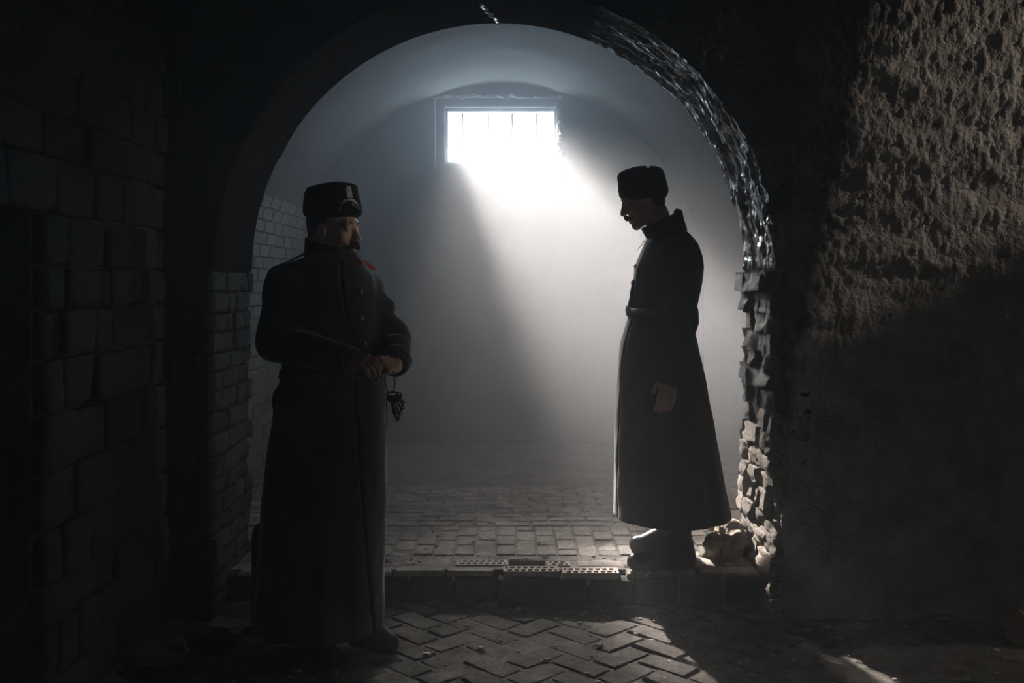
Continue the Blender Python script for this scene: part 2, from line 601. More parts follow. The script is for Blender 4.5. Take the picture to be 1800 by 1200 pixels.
# arch wall: raised path (right jamb, arc, left jamb) x profile (back face, soffit, front face)
path = []
for z in np.linspace(0, AZ, 70)[:-1]: path.append(('R', z))
for t in np.linspace(0, PI, 330): path.append(('A', t))
for z in np.linspace(AZ, 0, 40)[1:]: path.append(('L', z))
NS, NF = 56, 170
XR, XL, ZT = 2.62, -1.56, 3.35
prof = [('B', 1.0), ('B', 0.0)] + [('S', s) for s in np.linspace(0, 1, NS)[1:-1]] + [('F', s ** 1.0) for s in np.linspace(0, 1, NF)]
rows = []
for kind, p in path:
    if kind == 'R': pin, nrm, pout = (JR + 0.028, p), (1, 0), (XR, p)
    elif kind == 'L': pin, nrm, pout = (JL - 0.028, p), (-1, 0), (XL, p)
    else:
        c, s = math.cos(p), math.sin(p)
        pin, nrm = (AX + AR * c, AZ + AR * s), (c, s)
        sx = ((XR if c > 0 else XL) - AX) / c if abs(c) > 1e-4 else 1e9
        sz = (ZT - AZ) / s if s > 1e-4 else 1e9
        k = min(sx, sz)
        pout = (AX + k * c, AZ + k * s)
    for pk, s in prof:
        if pk == 'B':
            ox = pin[0] + nrm[0] * 1.6 * s
            oz = max(0.0, pin[1] + nrm[1] * 1.6 * s)
            rows.append((ox, YF, oz, 0, 0, 0, 0))
        elif pk == 'S':
            rows.append((pin[0], YF + (YN - YF) * s, pin[1], -nrm[0], 0, -nrm[1], 1))
        else:
            e = max(0, 1 - s * 14)
            rows.append((pin[0] + (pout[0] - pin[0]) * s, YN, pin[1] + (pout[1] - pin[1]) * s, -nrm[0] * e * .5, -1 + .5 * e, -nrm[1] * e * .5, 2))
R_ = np.array(rows, dtype=np.float32)
P, D, K = R_[:, :3], R_[:, 3:6], R_[:, 6]
x, y, z = P[:, 0], P[:, 1], P[:, 2]
th = np.arctan2(z - AZ, x - AX)
# soffit: lumpy coat with drips that run along the curve
so = 0.012 * fbm(th * 5, y * 11, np.hypot(x, z) * 0 + 2.0, 3) + 0.010 * fbm(th * 14, y * 34, 0 * x + 7.0, 3) + 0.004 * fbm(th * 40, y * 60, 0 * x, 2)
so = so * np.clip(0.35 + 0.65 * (x - 0.1) / 0.6, 0.35, 1.0)
# front face: plaster with ragged horizontal ledges
led = fbm(x * 1.6, z * 6.5, 0 * x + 1.0, 3)
fr = 0.022 * np.clip(led, -1, .5) + 0.008 * fbm(x * 9, z * 16, 0 * x + 4.0, 3) + 0.012 * np.abs(fbm(x * 34, z * 42, 0 * x + 8.0, 2))
pil = 0.05 * np.clip((x - 1.93 - 0.015 * fbm(z * 5, 0 * z, 0 * z, 2)) / 0.03, 0, 1)
bx = x - 2.05 - 0.03 * fbm(z * 6, 0 * z + 3, 0 * z, 3)
but = (0.17 * np.clip(bx / 0.05, 0, 1) ** .5 - 0.30 * np.clip(bx - .05, 0, .5)) * np.clip((1.16 + 0.25 * (x - 2.1) - z) / 0.25, 0, 1)
but = but + np.clip(but / .05, 0, 1) * 0.03 * fbm(x * 12, z * 12, 0 * x + 6, 3)
low = np.clip((1.45 - z) / 0.5, 0, 1)
fr = fr + (pil * low + but) * (x > 1.2)
fr = fr + 0.05 * (x > 1.2) * np.clip((z - 1.45) / 1.2, 0, 1)
amp = np.where(K == 1, so, np.where(K == 2, fr, 0)).astype(np.float32)
amp = np.where((K == 2) & (z > 3.2), 0, amp)
P = P + D * amp[:, None]
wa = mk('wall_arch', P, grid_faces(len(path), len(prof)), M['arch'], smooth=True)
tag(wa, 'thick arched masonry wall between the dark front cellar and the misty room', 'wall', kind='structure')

JB = [lump_mesh('brick', s, 8, 0.20, 0.14, M['jamb_brick'], 1.7) for s in range(8)]
DB = [lump_mesh('brick', s + 60, 4, 0.12, 0.16, M['stone']) for s in range(6)]
WB = [lump_mesh('brick', s + 30, 8, 0.20, 0.14, M['wet_brick'], 1.7) for s in range(6)]
zc = 0.0
row = 0
while zc < 1.47:
    h = rnd.uniform(0.074, 0.096)
    if zc + h > 1.455: h = 1.50 - zc
    yy = YN + 0.01 + rnd.uniform(0, .03)
    while yy < YF - 0.03:
        wd = rnd.choice((0.11, 0.13, 0.16, 0.21))
        if yy + wd > YF: wd = YF - yy
        if wd > 0.05:
            zz = zc + h / 2
            top = zc + h > 1.45
            pr = 0.045 if top else 0.012 + 0.018 * fbm(np.array([zz * 4]), np.array([yy * 3]), np.array([1.0]), 2)[0] + rnd.uniform(-.012, .016)
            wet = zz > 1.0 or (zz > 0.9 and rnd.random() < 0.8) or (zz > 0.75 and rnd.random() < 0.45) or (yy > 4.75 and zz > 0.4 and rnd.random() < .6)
            dx = 0.13
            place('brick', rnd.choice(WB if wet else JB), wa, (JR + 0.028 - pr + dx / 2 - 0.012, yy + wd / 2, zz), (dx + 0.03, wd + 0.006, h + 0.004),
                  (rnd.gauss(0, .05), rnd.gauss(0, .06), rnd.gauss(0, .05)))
        yy += wd + 0.006
    # left jamb, whole courses
    yy = YN + 0.01
    while yy < YF - 0.03:
        wd = rnd.choice((0.12, 0.2, 0.24))
        if yy + wd > YF: wd = YF - yy
        if wd > 0.05:
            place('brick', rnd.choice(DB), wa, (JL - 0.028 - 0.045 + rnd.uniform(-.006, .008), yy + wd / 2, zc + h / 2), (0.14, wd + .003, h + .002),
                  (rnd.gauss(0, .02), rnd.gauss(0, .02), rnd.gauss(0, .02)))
        yy += wd + 0.006
    zc += h + 0.004
    row += 1
# mineral seam that crosses the crown of the arch
pts = []
for k in range(15):
    t = k / 14
    xx = -0.150 + 0.094 * t + 0.012 * math.sin(k * 2.1)
    pts.append((xx, 4.55 + 0.37 * t, AZ + math.sqrt(AR ** 2 - (xx - AX) ** 2) - 0.006))
v, f = tube(pts, [0.002 + 0.0075 * abs(math.sin(k * 1.7)) for k in range(15)], 6)
cr = mk('seam', v, f, M['wet_crack'], wa, True)
cr['label'] = 'pale wet crack across the crown'

# back room: vault, side walls, back wall with the window
nu, nv = 60, 60
ths = np.linspace(0, PI, nu)
ys = np.linspace(YF, 8.62, nv)
T_, Y_ = np.meshgrid(ths, ys, indexing='ij')
rr = VR + 0.012 * fbm(T_ * 2.2, Y_ * 1.6, 0 * T_, 3)
P = np.stack([VX + rr * np.cos(T_), Y_, VZ + rr * np.sin(T_)], -1).reshape(-1, 3)
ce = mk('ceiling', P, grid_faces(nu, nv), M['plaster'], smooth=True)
tag(ce, 'limewashed barrel vault over the misty back room', 'ceiling', kind='structure')
wl2 = boxes('wall_left_back', [(VX - VR - 0.15, VX - VR + 0.0, YF, 8.62, 0.0, VZ + 0.02)], M['mortar'])
tag(wl2, 'brick side wall of the back room behind the man with the keys', 'wall', kind='structure')
wr2 = boxes('wall_right_back', [(VX + VR, VX + VR + 0.15, YF, 8.62, 0.0, VZ + 0.02)], M['plaster'])
tag(wr2, 'misted side wall of the back room behind the arch pier', 'wall', kind='structure')
BB = [slab_mesh('brick', M['wall_brick'], 0.05, 50 + s) for s in range(6)]
nb = 0
for r in range(25):
    h = 0.083
    s = STEP + r * h + h / 2
    for c in range(13):
        yc = 5.02 + c * 0.252 + (0.126 if r % 2 else 0)
        if nb >= 300: break
        if s <= VZ:
            pos, ang = (VX - VR + 0.022 + rnd.uniform(-.004, .004), yc, s), 0
        else:
            a = (s - VZ) / VR
            k = VR - 0.022 + rnd.uniform(-.004, .004)
            pos, ang = (VX - k * math.cos(a), yc, VZ + k * math.sin(a)), a
        place('brick', BB[nb % 6], wl2, pos, (0.076, 0.244, 0.05), (0, PI / 2 + ang, 0))
        nb += 1

WX0, WX1, WZ0, WZ1 = -0.563, 0.376, 2.452, 2.932
RX0, RX1, RZ0, RZ1 = -0.635, 0.415, 2.415, 3.0
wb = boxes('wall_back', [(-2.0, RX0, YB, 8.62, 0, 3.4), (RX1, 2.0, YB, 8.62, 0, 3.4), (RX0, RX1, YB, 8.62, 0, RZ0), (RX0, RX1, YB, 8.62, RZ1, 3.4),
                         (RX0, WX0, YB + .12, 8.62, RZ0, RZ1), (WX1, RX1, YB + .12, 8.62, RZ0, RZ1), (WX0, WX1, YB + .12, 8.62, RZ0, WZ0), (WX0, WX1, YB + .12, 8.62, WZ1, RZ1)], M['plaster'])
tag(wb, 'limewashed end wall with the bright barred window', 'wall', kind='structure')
LP = [lump_mesh('plaster_lump', 70 + s, 3, 0.3, 0.5, M['plaster']) for s in range(4)]
for k in range(26):                                  # broken plaster round the recess
    zz = 2.3 + k * 0.026
    place('plaster_lump', LP[k % 4], wb, (RX1 + rnd.uniform(-.012, .012), YB + .02, zz), (rnd.uniform(.02, .05), .05, rnd.uniform(.03, .07)), (rnd.random(), rnd.random(), rnd.random()))
for k in range(22):
    xx = RX0 + k * 0.049
    place('plaster_lump', LP[k % 4], wb, (xx, YB + .02, RZ1 + rnd.uniform(-.004, .012)), (rnd.uniform(.05, .09), .04, rnd.uniform(.015, .03)), (rnd.random(), rnd.random() * .2, rnd.random()))
win = empty('window_1', (-0.093, YB + 0.2, WZ0))
tag(win, 'small barred cellar window high in the end wall, glaring with daylight', 'window', kind='structure')
cx = -0.093
boxes('window_frame', [(WX0 - cx, WX0 + .022 - cx, 0, .07, 0, WZ1 - WZ0)], M['wood'], win)
boxes('window_frame', [(WX1 - .02 - cx, WX1 - cx, 0, .07, 0, WZ1 - WZ0)], M['wood'], win)
boxes('window_frame', [(WX0 - cx, WX1 - cx, 0, .07, WZ1 - WZ0 - .03, WZ1 - WZ0)], M['wood'], win)
boxes('window_sill', [(WX0 - cx, WX1 - cx, -.06, .09, 0, .02)], M['wood'], win)
for px in (812, 858, 900, 944):
    xb = (px - 900) * 8.42 / FPX - cx
    v, f = tube([(xb, .1, 0.01), (xb, .1, .2), (xb, .1, WZ1 - WZ0)], 0.009, 8)
    mk('window_bar', v, f, M['iron'], win, True)

# front cellar shell
wl = boxes('wall_left', [(-1.95, -1.535, -2.2, 2.25, 0, 3.4), (-1.95, -1.535, 3.17, 4.6, 0, 3.4), (-1.95, -1.535, 2.25, 3.17, 1.70, 3.4), (-2.1, -1.95, -2.2, 4.6, 0, 3.4)], M['mortar'])
tag(wl, 'dark stone block wall with a black recess beside the man with the keys', 'wall', kind='structure')
SB = [lump_mesh('stone_block', 90 + s, 4, 0.10, 0.14, M['stone'], 1.6) for s in range(8)]
zc, ns = 0.0, 0
while zc < 3.0:
    h = rnd.uniform(0.12, 0.19)
    yy = 1.7 - rnd.random() * .2
    while yy < 4.28:
        ln = rnd.uniform(0.13, 0.34)
        if yy + ln > 4.30: ln = 4.30 - yy
        a, b = yy, yy + ln
        if zc + h / 2 < 1.72 and b > 2.3 and a < 3.16:
            if a < 2.3: a, b = a, 2.28
            elif b > 3.16: a, b = 3.18, b
            else: a = b
        if b - a > 0.06 and ns < 300:
            place('stone_block', rnd.choice(SB), wl, (-1.535 + rnd.uniform(-.012, .014), (a + b) / 2, zc + h / 2), (0.09, b - a - .012, h - .012),
                  (rnd.gauss(0, .02), rnd.gauss(0, .03), rnd.gauss(0, .03)))
            ns += 1
        yy += ln
    zc += h
wr = boxes('wall_right', [(4.4, 4.55, -2.2, 6.6, 0, 3.4), (2.62, 4.4, 6.4, 6.6, 0, 3.4), (2.0, 2.62, 4.8, 6.6, 0, 3.4)], M['mortar'])
tag(wr, 'rough wall of the side passage beyond the right edge', 'wall', kind='structure')
wf = boxes('wall_front', [(-2.1, 4.55, -2.35, -2.2, 0, 3.4)], M['mortar'])
tag(wf, 'cellar wall behind the viewer', 'wall', kind='structure')
cf = boxes('ceiling.001', [(-2.1, 4.55, -2.35, 4.4, 3.32, 3.5), (2.0, 4.55, 4.4, 6.6, 3.32, 3.5), (-2.0, 2.0, YF, 8.62, 3.25, 3.5), (-2.0, 2.0, 4.3, 5.0, 3.3, 3.5)], M['mortar'])
tag(cf, 'dark ceiling of the front cellar', 'ceiling', kind='structure')

# haze that fills both rooms
hm = bpy.data.materials.new('cellar_haze')
hm.use_nodes = True
hn = hm.node_tree
hn.nodes.clear()
ho = hn.nodes.new('ShaderNodeOutputMaterial')
hv = hn.nodes.new('ShaderNodeVolumeScatter')
hv.inputs['Color'].default_value = (0.96, 0.97, 1.0, 1)
hv.inputs['Anisotropy'].default_value = 0.0
hg = hn.nodes.new('ShaderNodeNewGeometry')
hs = hn.nodes.new('ShaderNodeSeparateXYZ')
hr = hn.nodes.new('ShaderNodeMapRange')
hr.interpolation_type = 'SMOOTHSTEP'
hr.inputs['From Min'].default_value = 4.7
hr.inputs['From Max'].default_value = 6.0
hr.inputs['To Min'].default_value = 0.036
hr.inputs['To Max'].default_value = 0.150
hn.links.new(hg.outputs['Position'], hs.inputs[0])
hn.links.new(hs.outputs['Y'], hr.inputs['Value'])
hn.links.new(hr.outputs[0], hv.inputs['Density'])
hn.links.new(hv.outputs[0], ho.inputs['Volume'])
hz = boxes('haze', [(-2.05, 4.5, -2.3, 8.61, -0.1, 3.45)], hm)
tag(hz, 'pale dust haze filling the cellar and lit by the window', 'haze', kind='stuff')

# ------------------------------------------------------------------ implicit surfaces for figures
class Field:
    def __init__(s, xs, ys, zs):
        s.xs, s.ys, s.zs = [np.asarray(a, np.float32) for a in (xs, ys, zs)]
        s.F = np.full((len(xs), len(ys), len(zs)), 0.5, np.float32)

    def sub_idx(s, lo, hi):
        r = []
        for a, l, h in zip((s.xs, s.ys, s.zs), lo, hi):
            i, j = np.searchsorted(a, l), np.searchsorted(a, h)
            r.append(slice(max(0, i - 1), min(len(a), j + 1)))
        return tuple(r)

    def op(s, fn, lo, hi, k=0.01, mode='add'):
        ix = s.sub_idx(lo, hi)
        X = s.xs[ix[0]][:, None, None]
        Y = s.ys[ix[1]][None, :, None]
        Z = s.zs[ix[2]][None, None, :]
        if X.size == 0 or Y.size == 0 or Z.size == 0: return
        d = fn(X, Y, Z)
        a = s.F[ix]
        if mode == 'add':
            h = np.maximum(k - np.abs(a - d), 0) / k
            s.F[ix] = np.minimum(a, d) - h * h * k * .25
        else:
            d = -d
            h = np.maximum(k - np.abs(a - d), 0) / k
            s.F[ix] = np.maximum(a, d) + h * h * k * .25

    def cap(s, a, b, ra, rb, k=0.01, mode='add', wob=None):
        a, b = np.array(a, float), np.array(b, float)
        r = max(ra, rb) + 0.03 + k
        lo, hi = np.minimum(a, b) - r, np.maximum(a, b) + r
        d = b - a
        L2 = max(float(d @ d), 1e-9)

        def fn(X, Y, Z):
            t = np.clip(((X - a[0]) * d[0] + (Y - a[1]) * d[1] + (Z - a[2]) * d[2]) / L2, 0, 1)
            q = np.sqrt((X - a[0] - t * d[0]) ** 2 + (Y - a[1] - t * d[1]) ** 2 + (Z - a[2] - t * d[2]) ** 2)
            rad = ra + (rb - ra) * t
            if wob: rad = rad + wob(t, X, Y, Z)
            return q - rad
        s.op(fn, lo, hi, k, mode)

    def ell(s, c, r, R=None, k=0.01, mode='add'):
        c, r = np.array(c, float), np.array(r, float)
        m = max(r) + 0.03 + k
        Rm = np.eye(3) if R is None else np.array(R)

        def fn(X, Y, Z):
            p = [X - c[0], Y - c[1], Z - c[2]]
            q = [(Rm[0, i] * p[0] + Rm[1, i] * p[1] + Rm[2, i] * p[2]) / r[i] for i in range(3)]
            return (np.sqrt(q[0] ** 2 + q[1] ** 2 + q[2] ** 2) - 1) * min(r)
        s.op(fn, c - m, c + m, k, mode)

    def loft(s, rows, k=0.02, mode='add', ex=2.3, mod=None, shrink=0.0, zlo=None):
        """rows of (z, x0, x1, yc, hy), an upright stack of super-ellipses"""
        R = sorted(rows)
        zz = np.array([r[0] for r in R])
        cx = np.array([(r[1] + r[2]) / 2 for r in R])
        hx = np.array([(r[2] - r[1]) / 2 for r in R])
        yc = np.array([r[3] for r in R])
        hy = np.array([r[4] for r in R])
        lo = ((cx - hx).min() - .06, (yc - hy).min() - .06, (zz[0] if zlo is None else zlo) - .06)
        hi = ((cx + hx).max() + .06, (yc + hy).max() + .06, zz[-1] + .06)

        def smooth_interp(Zf, vals):
            return np.interp(Zf, zz, vals)

        def fn(X, Y, Z):
            Zf = Z.ravel()
            c, a = smooth_interp(Zf, cx)[None, None, :], smooth_interp(Zf, hx)[None, None, :] - shrink
            m, b = smooth_interp(Zf, yc)[None, None, :], smooth_interp(Zf, hy)[None, None, :] - shrink
            u, v = (X - c) / a, (Y - m) / b
            rr_ = (np.abs(u) ** ex + np.abs(v) ** ex) ** (1 / ex)
            if mod: rr_ = rr_ / (1 + mod(np.arctan2(v, u), Z))
            d = (rr_ - 1) * np.minimum(a, b)
            lz = zz[0] if zlo is None else zlo
            return np.maximum(d, np.maximum(Z - zz[-1], lz - Z) * 1.0)
        s.op(fn, lo, hi, k, mode)

    def mesh(s):
        F = s.F
        I = F < 0
        n = np.zeros(tuple(d - 1 for d in F.shape), np.int8)
        for a in (0, 1):
            for b in (0, 1):
                for c in (0, 1):
                    n += I[a:F.shape[0] - 1 + a, b:F.shape[1] - 1 + b, c:F.shape[2] - 1 + c]
        act = (n > 0) & (n < 8)
        ci = np.argwhere(act)
        vid = np.full(act.shape, -1, np.int32)
        vid[act] = np.arange(len(ci))
        pos = np.zeros((len(ci), 3), np.float64)
        cnt = np.zeros(len(ci))
        cor = {}
        for a in (0, 1):
            for b in (0, 1):
                for c in (0, 1):
                    cor[(a, b, c)] = F[ci[:, 0] + a, ci[:, 1] + b, ci[:, 2] + c]
        for p in cor:
            for ax in range(3):
                if p[ax] == 1: continue
                q = list(p)
                q[ax] = 1
                q = tuple(q)
                f0, f1 = cor[p], cor[q]
                m = (f0 < 0) != (f1 < 0)
                t = np.where(m, f0 / np.where(m, f0 - f1, 1), 0)
                base = np.array(p, float)[None, :].repeat(len(ci), 0)
                base[:, ax] += t
                pos += base * m[:, None]
                cnt += m
        pos /= cnt[:, None]
        V = np.zeros_like(pos)
        for ax, arr in enumerate((s.xs, s.ys, s.zs)):
            i = ci[:, ax]
            V[:, ax] = arr[i] + (arr[i + 1] - arr[i]) * pos[:, ax]
        Q = []
        for ax in range(3):
            b, c = (ax + 1) % 3, (ax + 2) % 3
            sl0 = [slice(None)] * 3
            sl1 = [slice(None)] * 3
            sl0[ax] = slice(0, -1)
            sl1[ax] = slice(1, None)
            x0, x1 = I[tuple(sl0)], I[tuple(sl1)]
            e = np.argwhere(x0 != x1)
            ok = (e[:, b] > 0) & (e[:, c] > 0) & (e[:, b] < F.shape[b] - 1) & (e[:, c] < F.shape[c] - 1)
            e = e[ok]
            ins = x0[e[:, 0], e[:, 1], e[:, 2]]
            ids = []
            for (db, dc) in ((-1, -1), (0, -1), (0, 0), (-1, 0)):
                g = e.copy()
                g[:, b] += db
                g[:, c] += dc
                ids.append(vid[g[:, 0], g[:, 1], g[:, 2]])
            q = np.stack(ids, 1)
            q[~ins] = q[~ins][:, ::-1]
            Q.append(q)
        return V, np.concatenate(Q)


def rng(lo, hi, st):
    return np.arange(lo, hi + st, st)


def rotm(yaw, pitch=0.0):
    """columns: x axis (his left), y axis (backwards), z axis (up); the face looks along -y"""
    cy, sy = math.cos(yaw), math.sin(yaw)
    Rz = np.array([[cy, -sy, 0], [sy, cy, 0], [0, 0, 1]])
    c, s = math.cos(pitch), math.sin(pitch)
    Rx = np.array([[1, 0, 0], [0, c, -s], [0, s, c]])   # pitch > 0 tips the face down
    return Rz @ Rx


def head(f, o, R, k=0.012):
    o = np.array(o, float)

    def g(p): return o + R @ np.array(p, float)
    f.ell(g((0, .012, .042)), (.075, .096, .086), R, .02)
    f.ell(g((0, -.028, -.03)), (.062, .066, .084), R, .03)
    f.cap(g((-.048, -.005, -.075)), g((-.012, -.072, -.106)), .016, .015, .03)
    f.cap(g((.048, -.005, -.075)), g((.012, -.072, -.106)), .016, .015, .03)
    f.ell(g((0, -.080, -.108)), (.019, .014, .015), R, .016)
    f.cap(g((-.04, -.078, .028)), g((.04, -.078, .028)), .014, .014, .016)
    for s in (-1, 1):
        f.ell(g((s * .033, -.100, .006)), (.018, .016, .012), R, .012, 'sub')
        f.ell(g((s * .032, -.078, .006)), (.0145, .0135, .0135), R, .004)
        f.cap(g((s * .045, -.082, .015)), g((s * .019, -.090, .013)), .004, .004, .006)
        f.ell(g((s * .044, -.068, -.028)), (.020, .016, .018), R, .02)
        f.ell(g((s * .076, .010, -.006)), (.010, .021, .033), R, .008)
        f.ell(g((s * .087, .004, -.002)), (.006, .012, .020), R, .005, 'sub')
        f.ell(g((s * .0125, -.104, -.037)), (.008, .010, .008), R, .007)
        f.cap(g((s * .022, -.084, -.071)), g((0, -.0965, -.069)), .005, .007, .006)
        f.cap(g((s * .020, -.083, -.081)), g((0, -.094, -.083)), .005, .0075, .006)
    f.cap(g((0, -.088, .016)), g((0, -.114, -.030)), .0085, .0125, .010)
    f.ell(g((0, -.114, -.034)), (.0105, .0095, .009), R, .006)
    return g


def hand(f, wrist, knuck, nrm, curl, size=1.0, flip=1, thumb_out=0.5):
    """palm from wrist to knuckles, four fingers that curl towards -nrm, thumb on the flip side"""
    w, kn = np.array(wrist, float), np.array(knuck, float)
    d = kn - w
    L = np.linalg.norm(d)
    d = d / L
    n = np.array(nrm, float)
    n = n - d * (n @ d)
    n /= np.linalg.norm(n)
    s = np.cross(d, n) * flip
    Rm = np.stack([s, n, d], 1)
    f.ell(w + d * L * .55, (.040 * size, .017 * size, L * .62), Rm, .015)
    f.cap(w + d * L * .2 + s * .016, kn + s * .030 * size, .014 * size, .011 * size, .012)
    f.cap(w + d * L * .2 - s * .016, kn - s * .030 * size, .014 * size, .011 * size, .012)
    for i, (off, ln) in enumerate(((.030, .074), (.010, .083), (-.011, .077), (-.031, .060))):
        p = kn + s * off * size
        a = 0.25
        for j, (fr_, r) in enumerate(((.46, .0098), (.31, .0088), (.23, .0078))):
            a += curl[j] * (1 + .08 * i)
            q = p + (d * math.cos(a) - n * math.sin(a)) * ln * fr_ * size
            f.cap(p, q, r * size, (r - .0007) * size, .003)
            p = q
    p = w + d * L * .25 + s * .030 * size - n * .006
    q = p + (d * .6 + s * thumb_out - n * .45) * .048 * size
    f.cap(p, q, .0135 * size, .0105 * size, .012)
    e = q + (d * .85 - n * .45) * .034 * size
    f.cap(q, e, .0103 * size, .0085 * size, .004)


def zgrid(parts):
    out = [parts[0][0]]
    for lo, hi, st in parts:
        n = max(1, int(round((hi - lo) / st)))
        out += list(np.linspace(lo, hi, n + 1)[1:])
    return np.array(out)


def field_obj(f, name, mat, parent):
    V, Q = f.mesh()
    return mk(name, V, Q, mat, parent, True)


class Fig:
    def __init__(s, px, d, z0):
        s.d, s.z0, s.x0 = d, z0, (px - 900) * d / FPX

    def P(s, px, py, dy=0.0):
        D = s.d + dy
        return np.array(((px - 900) * D / FPX - s.x0, dy, CAM_Z - (py - HOR) * D / FPX - s.z0))

    def row(s, py, l, r, hy, yc=0.0):
        a, b = s.P(l, py), s.P(r, py)
        return (a[2], a[0], b[0], yc, hy)


def boot(parent, heel, toe, top, shaft_r, ankle=None):
    heel, toe, top = [np.array(p, float) for p in (heel, toe, top)]
    lo = np.minimum(np.minimum(heel, toe), top) - .13
    hi = np.maximum(np.maximum(heel, toe), top) + .13
    f = Field(rng(lo[0], hi[0], .005), rng(lo[1], hi[1], .005), rng(-0.01, hi[2], .005))
    d = toe - heel
    L = np.linalg.norm(d)
    d /= L
    s = np.array((-d[1], d[0], 0))
    up = np.array((0, 0, 1.0))
    f.cap(heel + d * .045 + up * .045, heel + d * L * .62 + up * .040, .044, .044, .03)
    f.cap(heel + d * L * .6 + up * .040, toe - d * .05 + up * .036, .044, .036, .03)
    f.cap(toe - d * .07 + up * .034 + s * .010, toe - d * .038 + up * .032, .036, .032, .03)
    ank = heel + d * .075 + up * .10
    f.cap(heel + d * .05 + up * .06, ank, .045, .048, .03)
    f.cap(ank, heel + d * L * .5 + up * .07, .045, .035, .05)
    f.cap(ank, top, .052, shaft_r, .04, wob=lambda t, X, Y, Z: .003 * np.sin(Z * 55 + X * 20))
    f.op(lambda X, Y, Z: Z + 0 * X + 0 * Y, (lo[0], lo[1], -.02), (hi[0], hi[1], .06), .006, 'sub')
    # heel notch
    c = heel + d * L * .43
    f.ell((c[0], c[1], 0.0), (.05, .05, .012), None, .01, 'sub')
    b = field_obj(f, 'boot', M['leather'], parent)
    v, fa = tube([tuple(heel + d * .01 + up * .006), tuple(heel + d * .07 + up * .006)], .03, 8)
    return b


# ------------------------------------------------------------------ the man in the arch (faces left, head bowed)
A = Fig(1180, 4.70, STEP)
man = empty('person', (A.x0, A.d, STEP))
tag(man, 'man in profile with bowed head, long belted greatcoat, low fur cap and hanging arms', 'person')
P = A.P
HR = rotm(-PI / 2, math.radians(22))
ho_ = P(1130, 349)
NEAR, FAR = -0.14, 0.17
shN, elN, wrN = P(1190, 447, -.19), P(1199, 562, -.255), P(1180, 668, -.265)
shF, elF, wrF = P(1184, 447, .19), P(1194, 562, .245), P(1172, 660, .25)
heelN, toeN = P(1222, 0, NEAR), P(1101, 0, NEAR)
heelF, toeF = P(1207, 0, FAR), P(1105, 0, FAR)
for q in (heelN, toeN, heelF, toeF): q[2] = 0.0

f = Field(rng(-.36, .26, .004), rng(-.40, .40, .004), zgrid([(-.005, .66, .008), (.66, .98, .0035), (.98, 1.42, .007), (1.42, 1.86, .0032)]))
g = head(f, ho_, HR)
f.cap(P(1153, 372), P(1172, 425), .054, .062, .03)
f.ell(P(1176, 470), (.105, .165, .13), None, .05)
f.ell(P(1170, 540), (.10, .145, .14), None, .06)
f.ell(P(1166, 620), (.11, .155, .13), None, .06)
for sh, el, wr_, ft, sgn in ((shN, elN, wrN, NEAR, -1), (shF, elF, wrF, FAR, 1)):
    f.cap(sh, el, .052, .042, .04)
    f.cap(el, wr_, .040, .027, .02)
    hip = P(1168, 640, sgn * .09)
    kne = np.array((P(1172, 0)[0] + .01, ft * .95, .50))
    ank = np.array((P(1196 if sgn < 0 else 1190, 0, ft)[0], ft, .10))
    f.cap(hip, kne, .085, .058, .05)
    f.cap(kne, ank, .056, .036, .03)
    f.cap(ank, ank + np.array((-.07, 0, -.05)), .03, .022, .03)
    kd = wr_ + np.array((-.028, sgn * .006, -.095))
    hand(f, wr_ + np.array((0, 0, .01)), kd, (0, sgn, 0), (.25, .35, .3), 1.0, 1 if sgn < 0 else -1, .5)
field_obj(f, 'body', M['skin'], man)

# trousers above the boots
f = Field(rng(-.16, .2, .008), rng(-.3, .34, .008), rng(.28, .72, .008))
for ft, pxk in ((NEAR, 1190), (FAR, 1186)):
    kx = P(pxk, 0, ft)[0]
    f.cap((kx, ft, .33), (kx - .02, ft * .8, .68), .078, .10, .03)
field_obj(f, 'trousers', M['lining'], man)
boot(man, heelN, toeN, (P(1200, 0, NEAR)[0], NEAR, .44), .072)
boot(man, heelF, toeF, (P(1185, 0, FAR)[0], FAR, .44), .070)

rows = [A.row(*r) for r in ((404, 1150, 1203, .085), (412, 1144, 1212, .115), (425, 1134, 1223, .160), (450, 1124, 1233, .198), (470, 1116, 1236, .208), (500, 1113, 1232, .205), (535, 1110, 1224, .195),
                            (560, 1104, 1217, .185), (580, 1098, 1219, .192), (600, 1092, 1224, .202), (630, 1088, 1231, .212), (660, 1086, 1238, .225), (720, 1082, 1248, .245), (800, 1080, 1263, .27), (897, 1079, 1281, .295), (906, 1079, 1282, .297))]
hemz = A.P(0, 905)[2]


def folds_a(phi, Z):
    t = np.clip((A.P(0, 575)[2] - Z) / .9, 0, 1)
    return t * (.030 * np.sin(phi * 9 + 1.0) * np.sin(phi) ** 2 + .018 * np.sin(phi * 17 + 2) * np.sin(phi) ** 2 + .02 * (np.sin(phi * 5 + 3) * np.sin(phi) ** 2)) + .006 * np.sin(phi * 6 + Z * 14) + .004 * np.sin(phi * 11 - Z * 31)


f = Field(rng(-.34, .34, .006), rng(-.40, .40, .006), rng(hemz - .03, A.P(0, 395)[2], .006))
f.loft(rows, .01, 'add', 2.15, folds_a, zlo=hemz)
low_rows = [r for r in rows if r[0] < A.P(0, 575)[2]]
f.loft(low_rows, .008, 'sub', 2.15, folds_a, shrink=.014, zlo=hemz - .05)
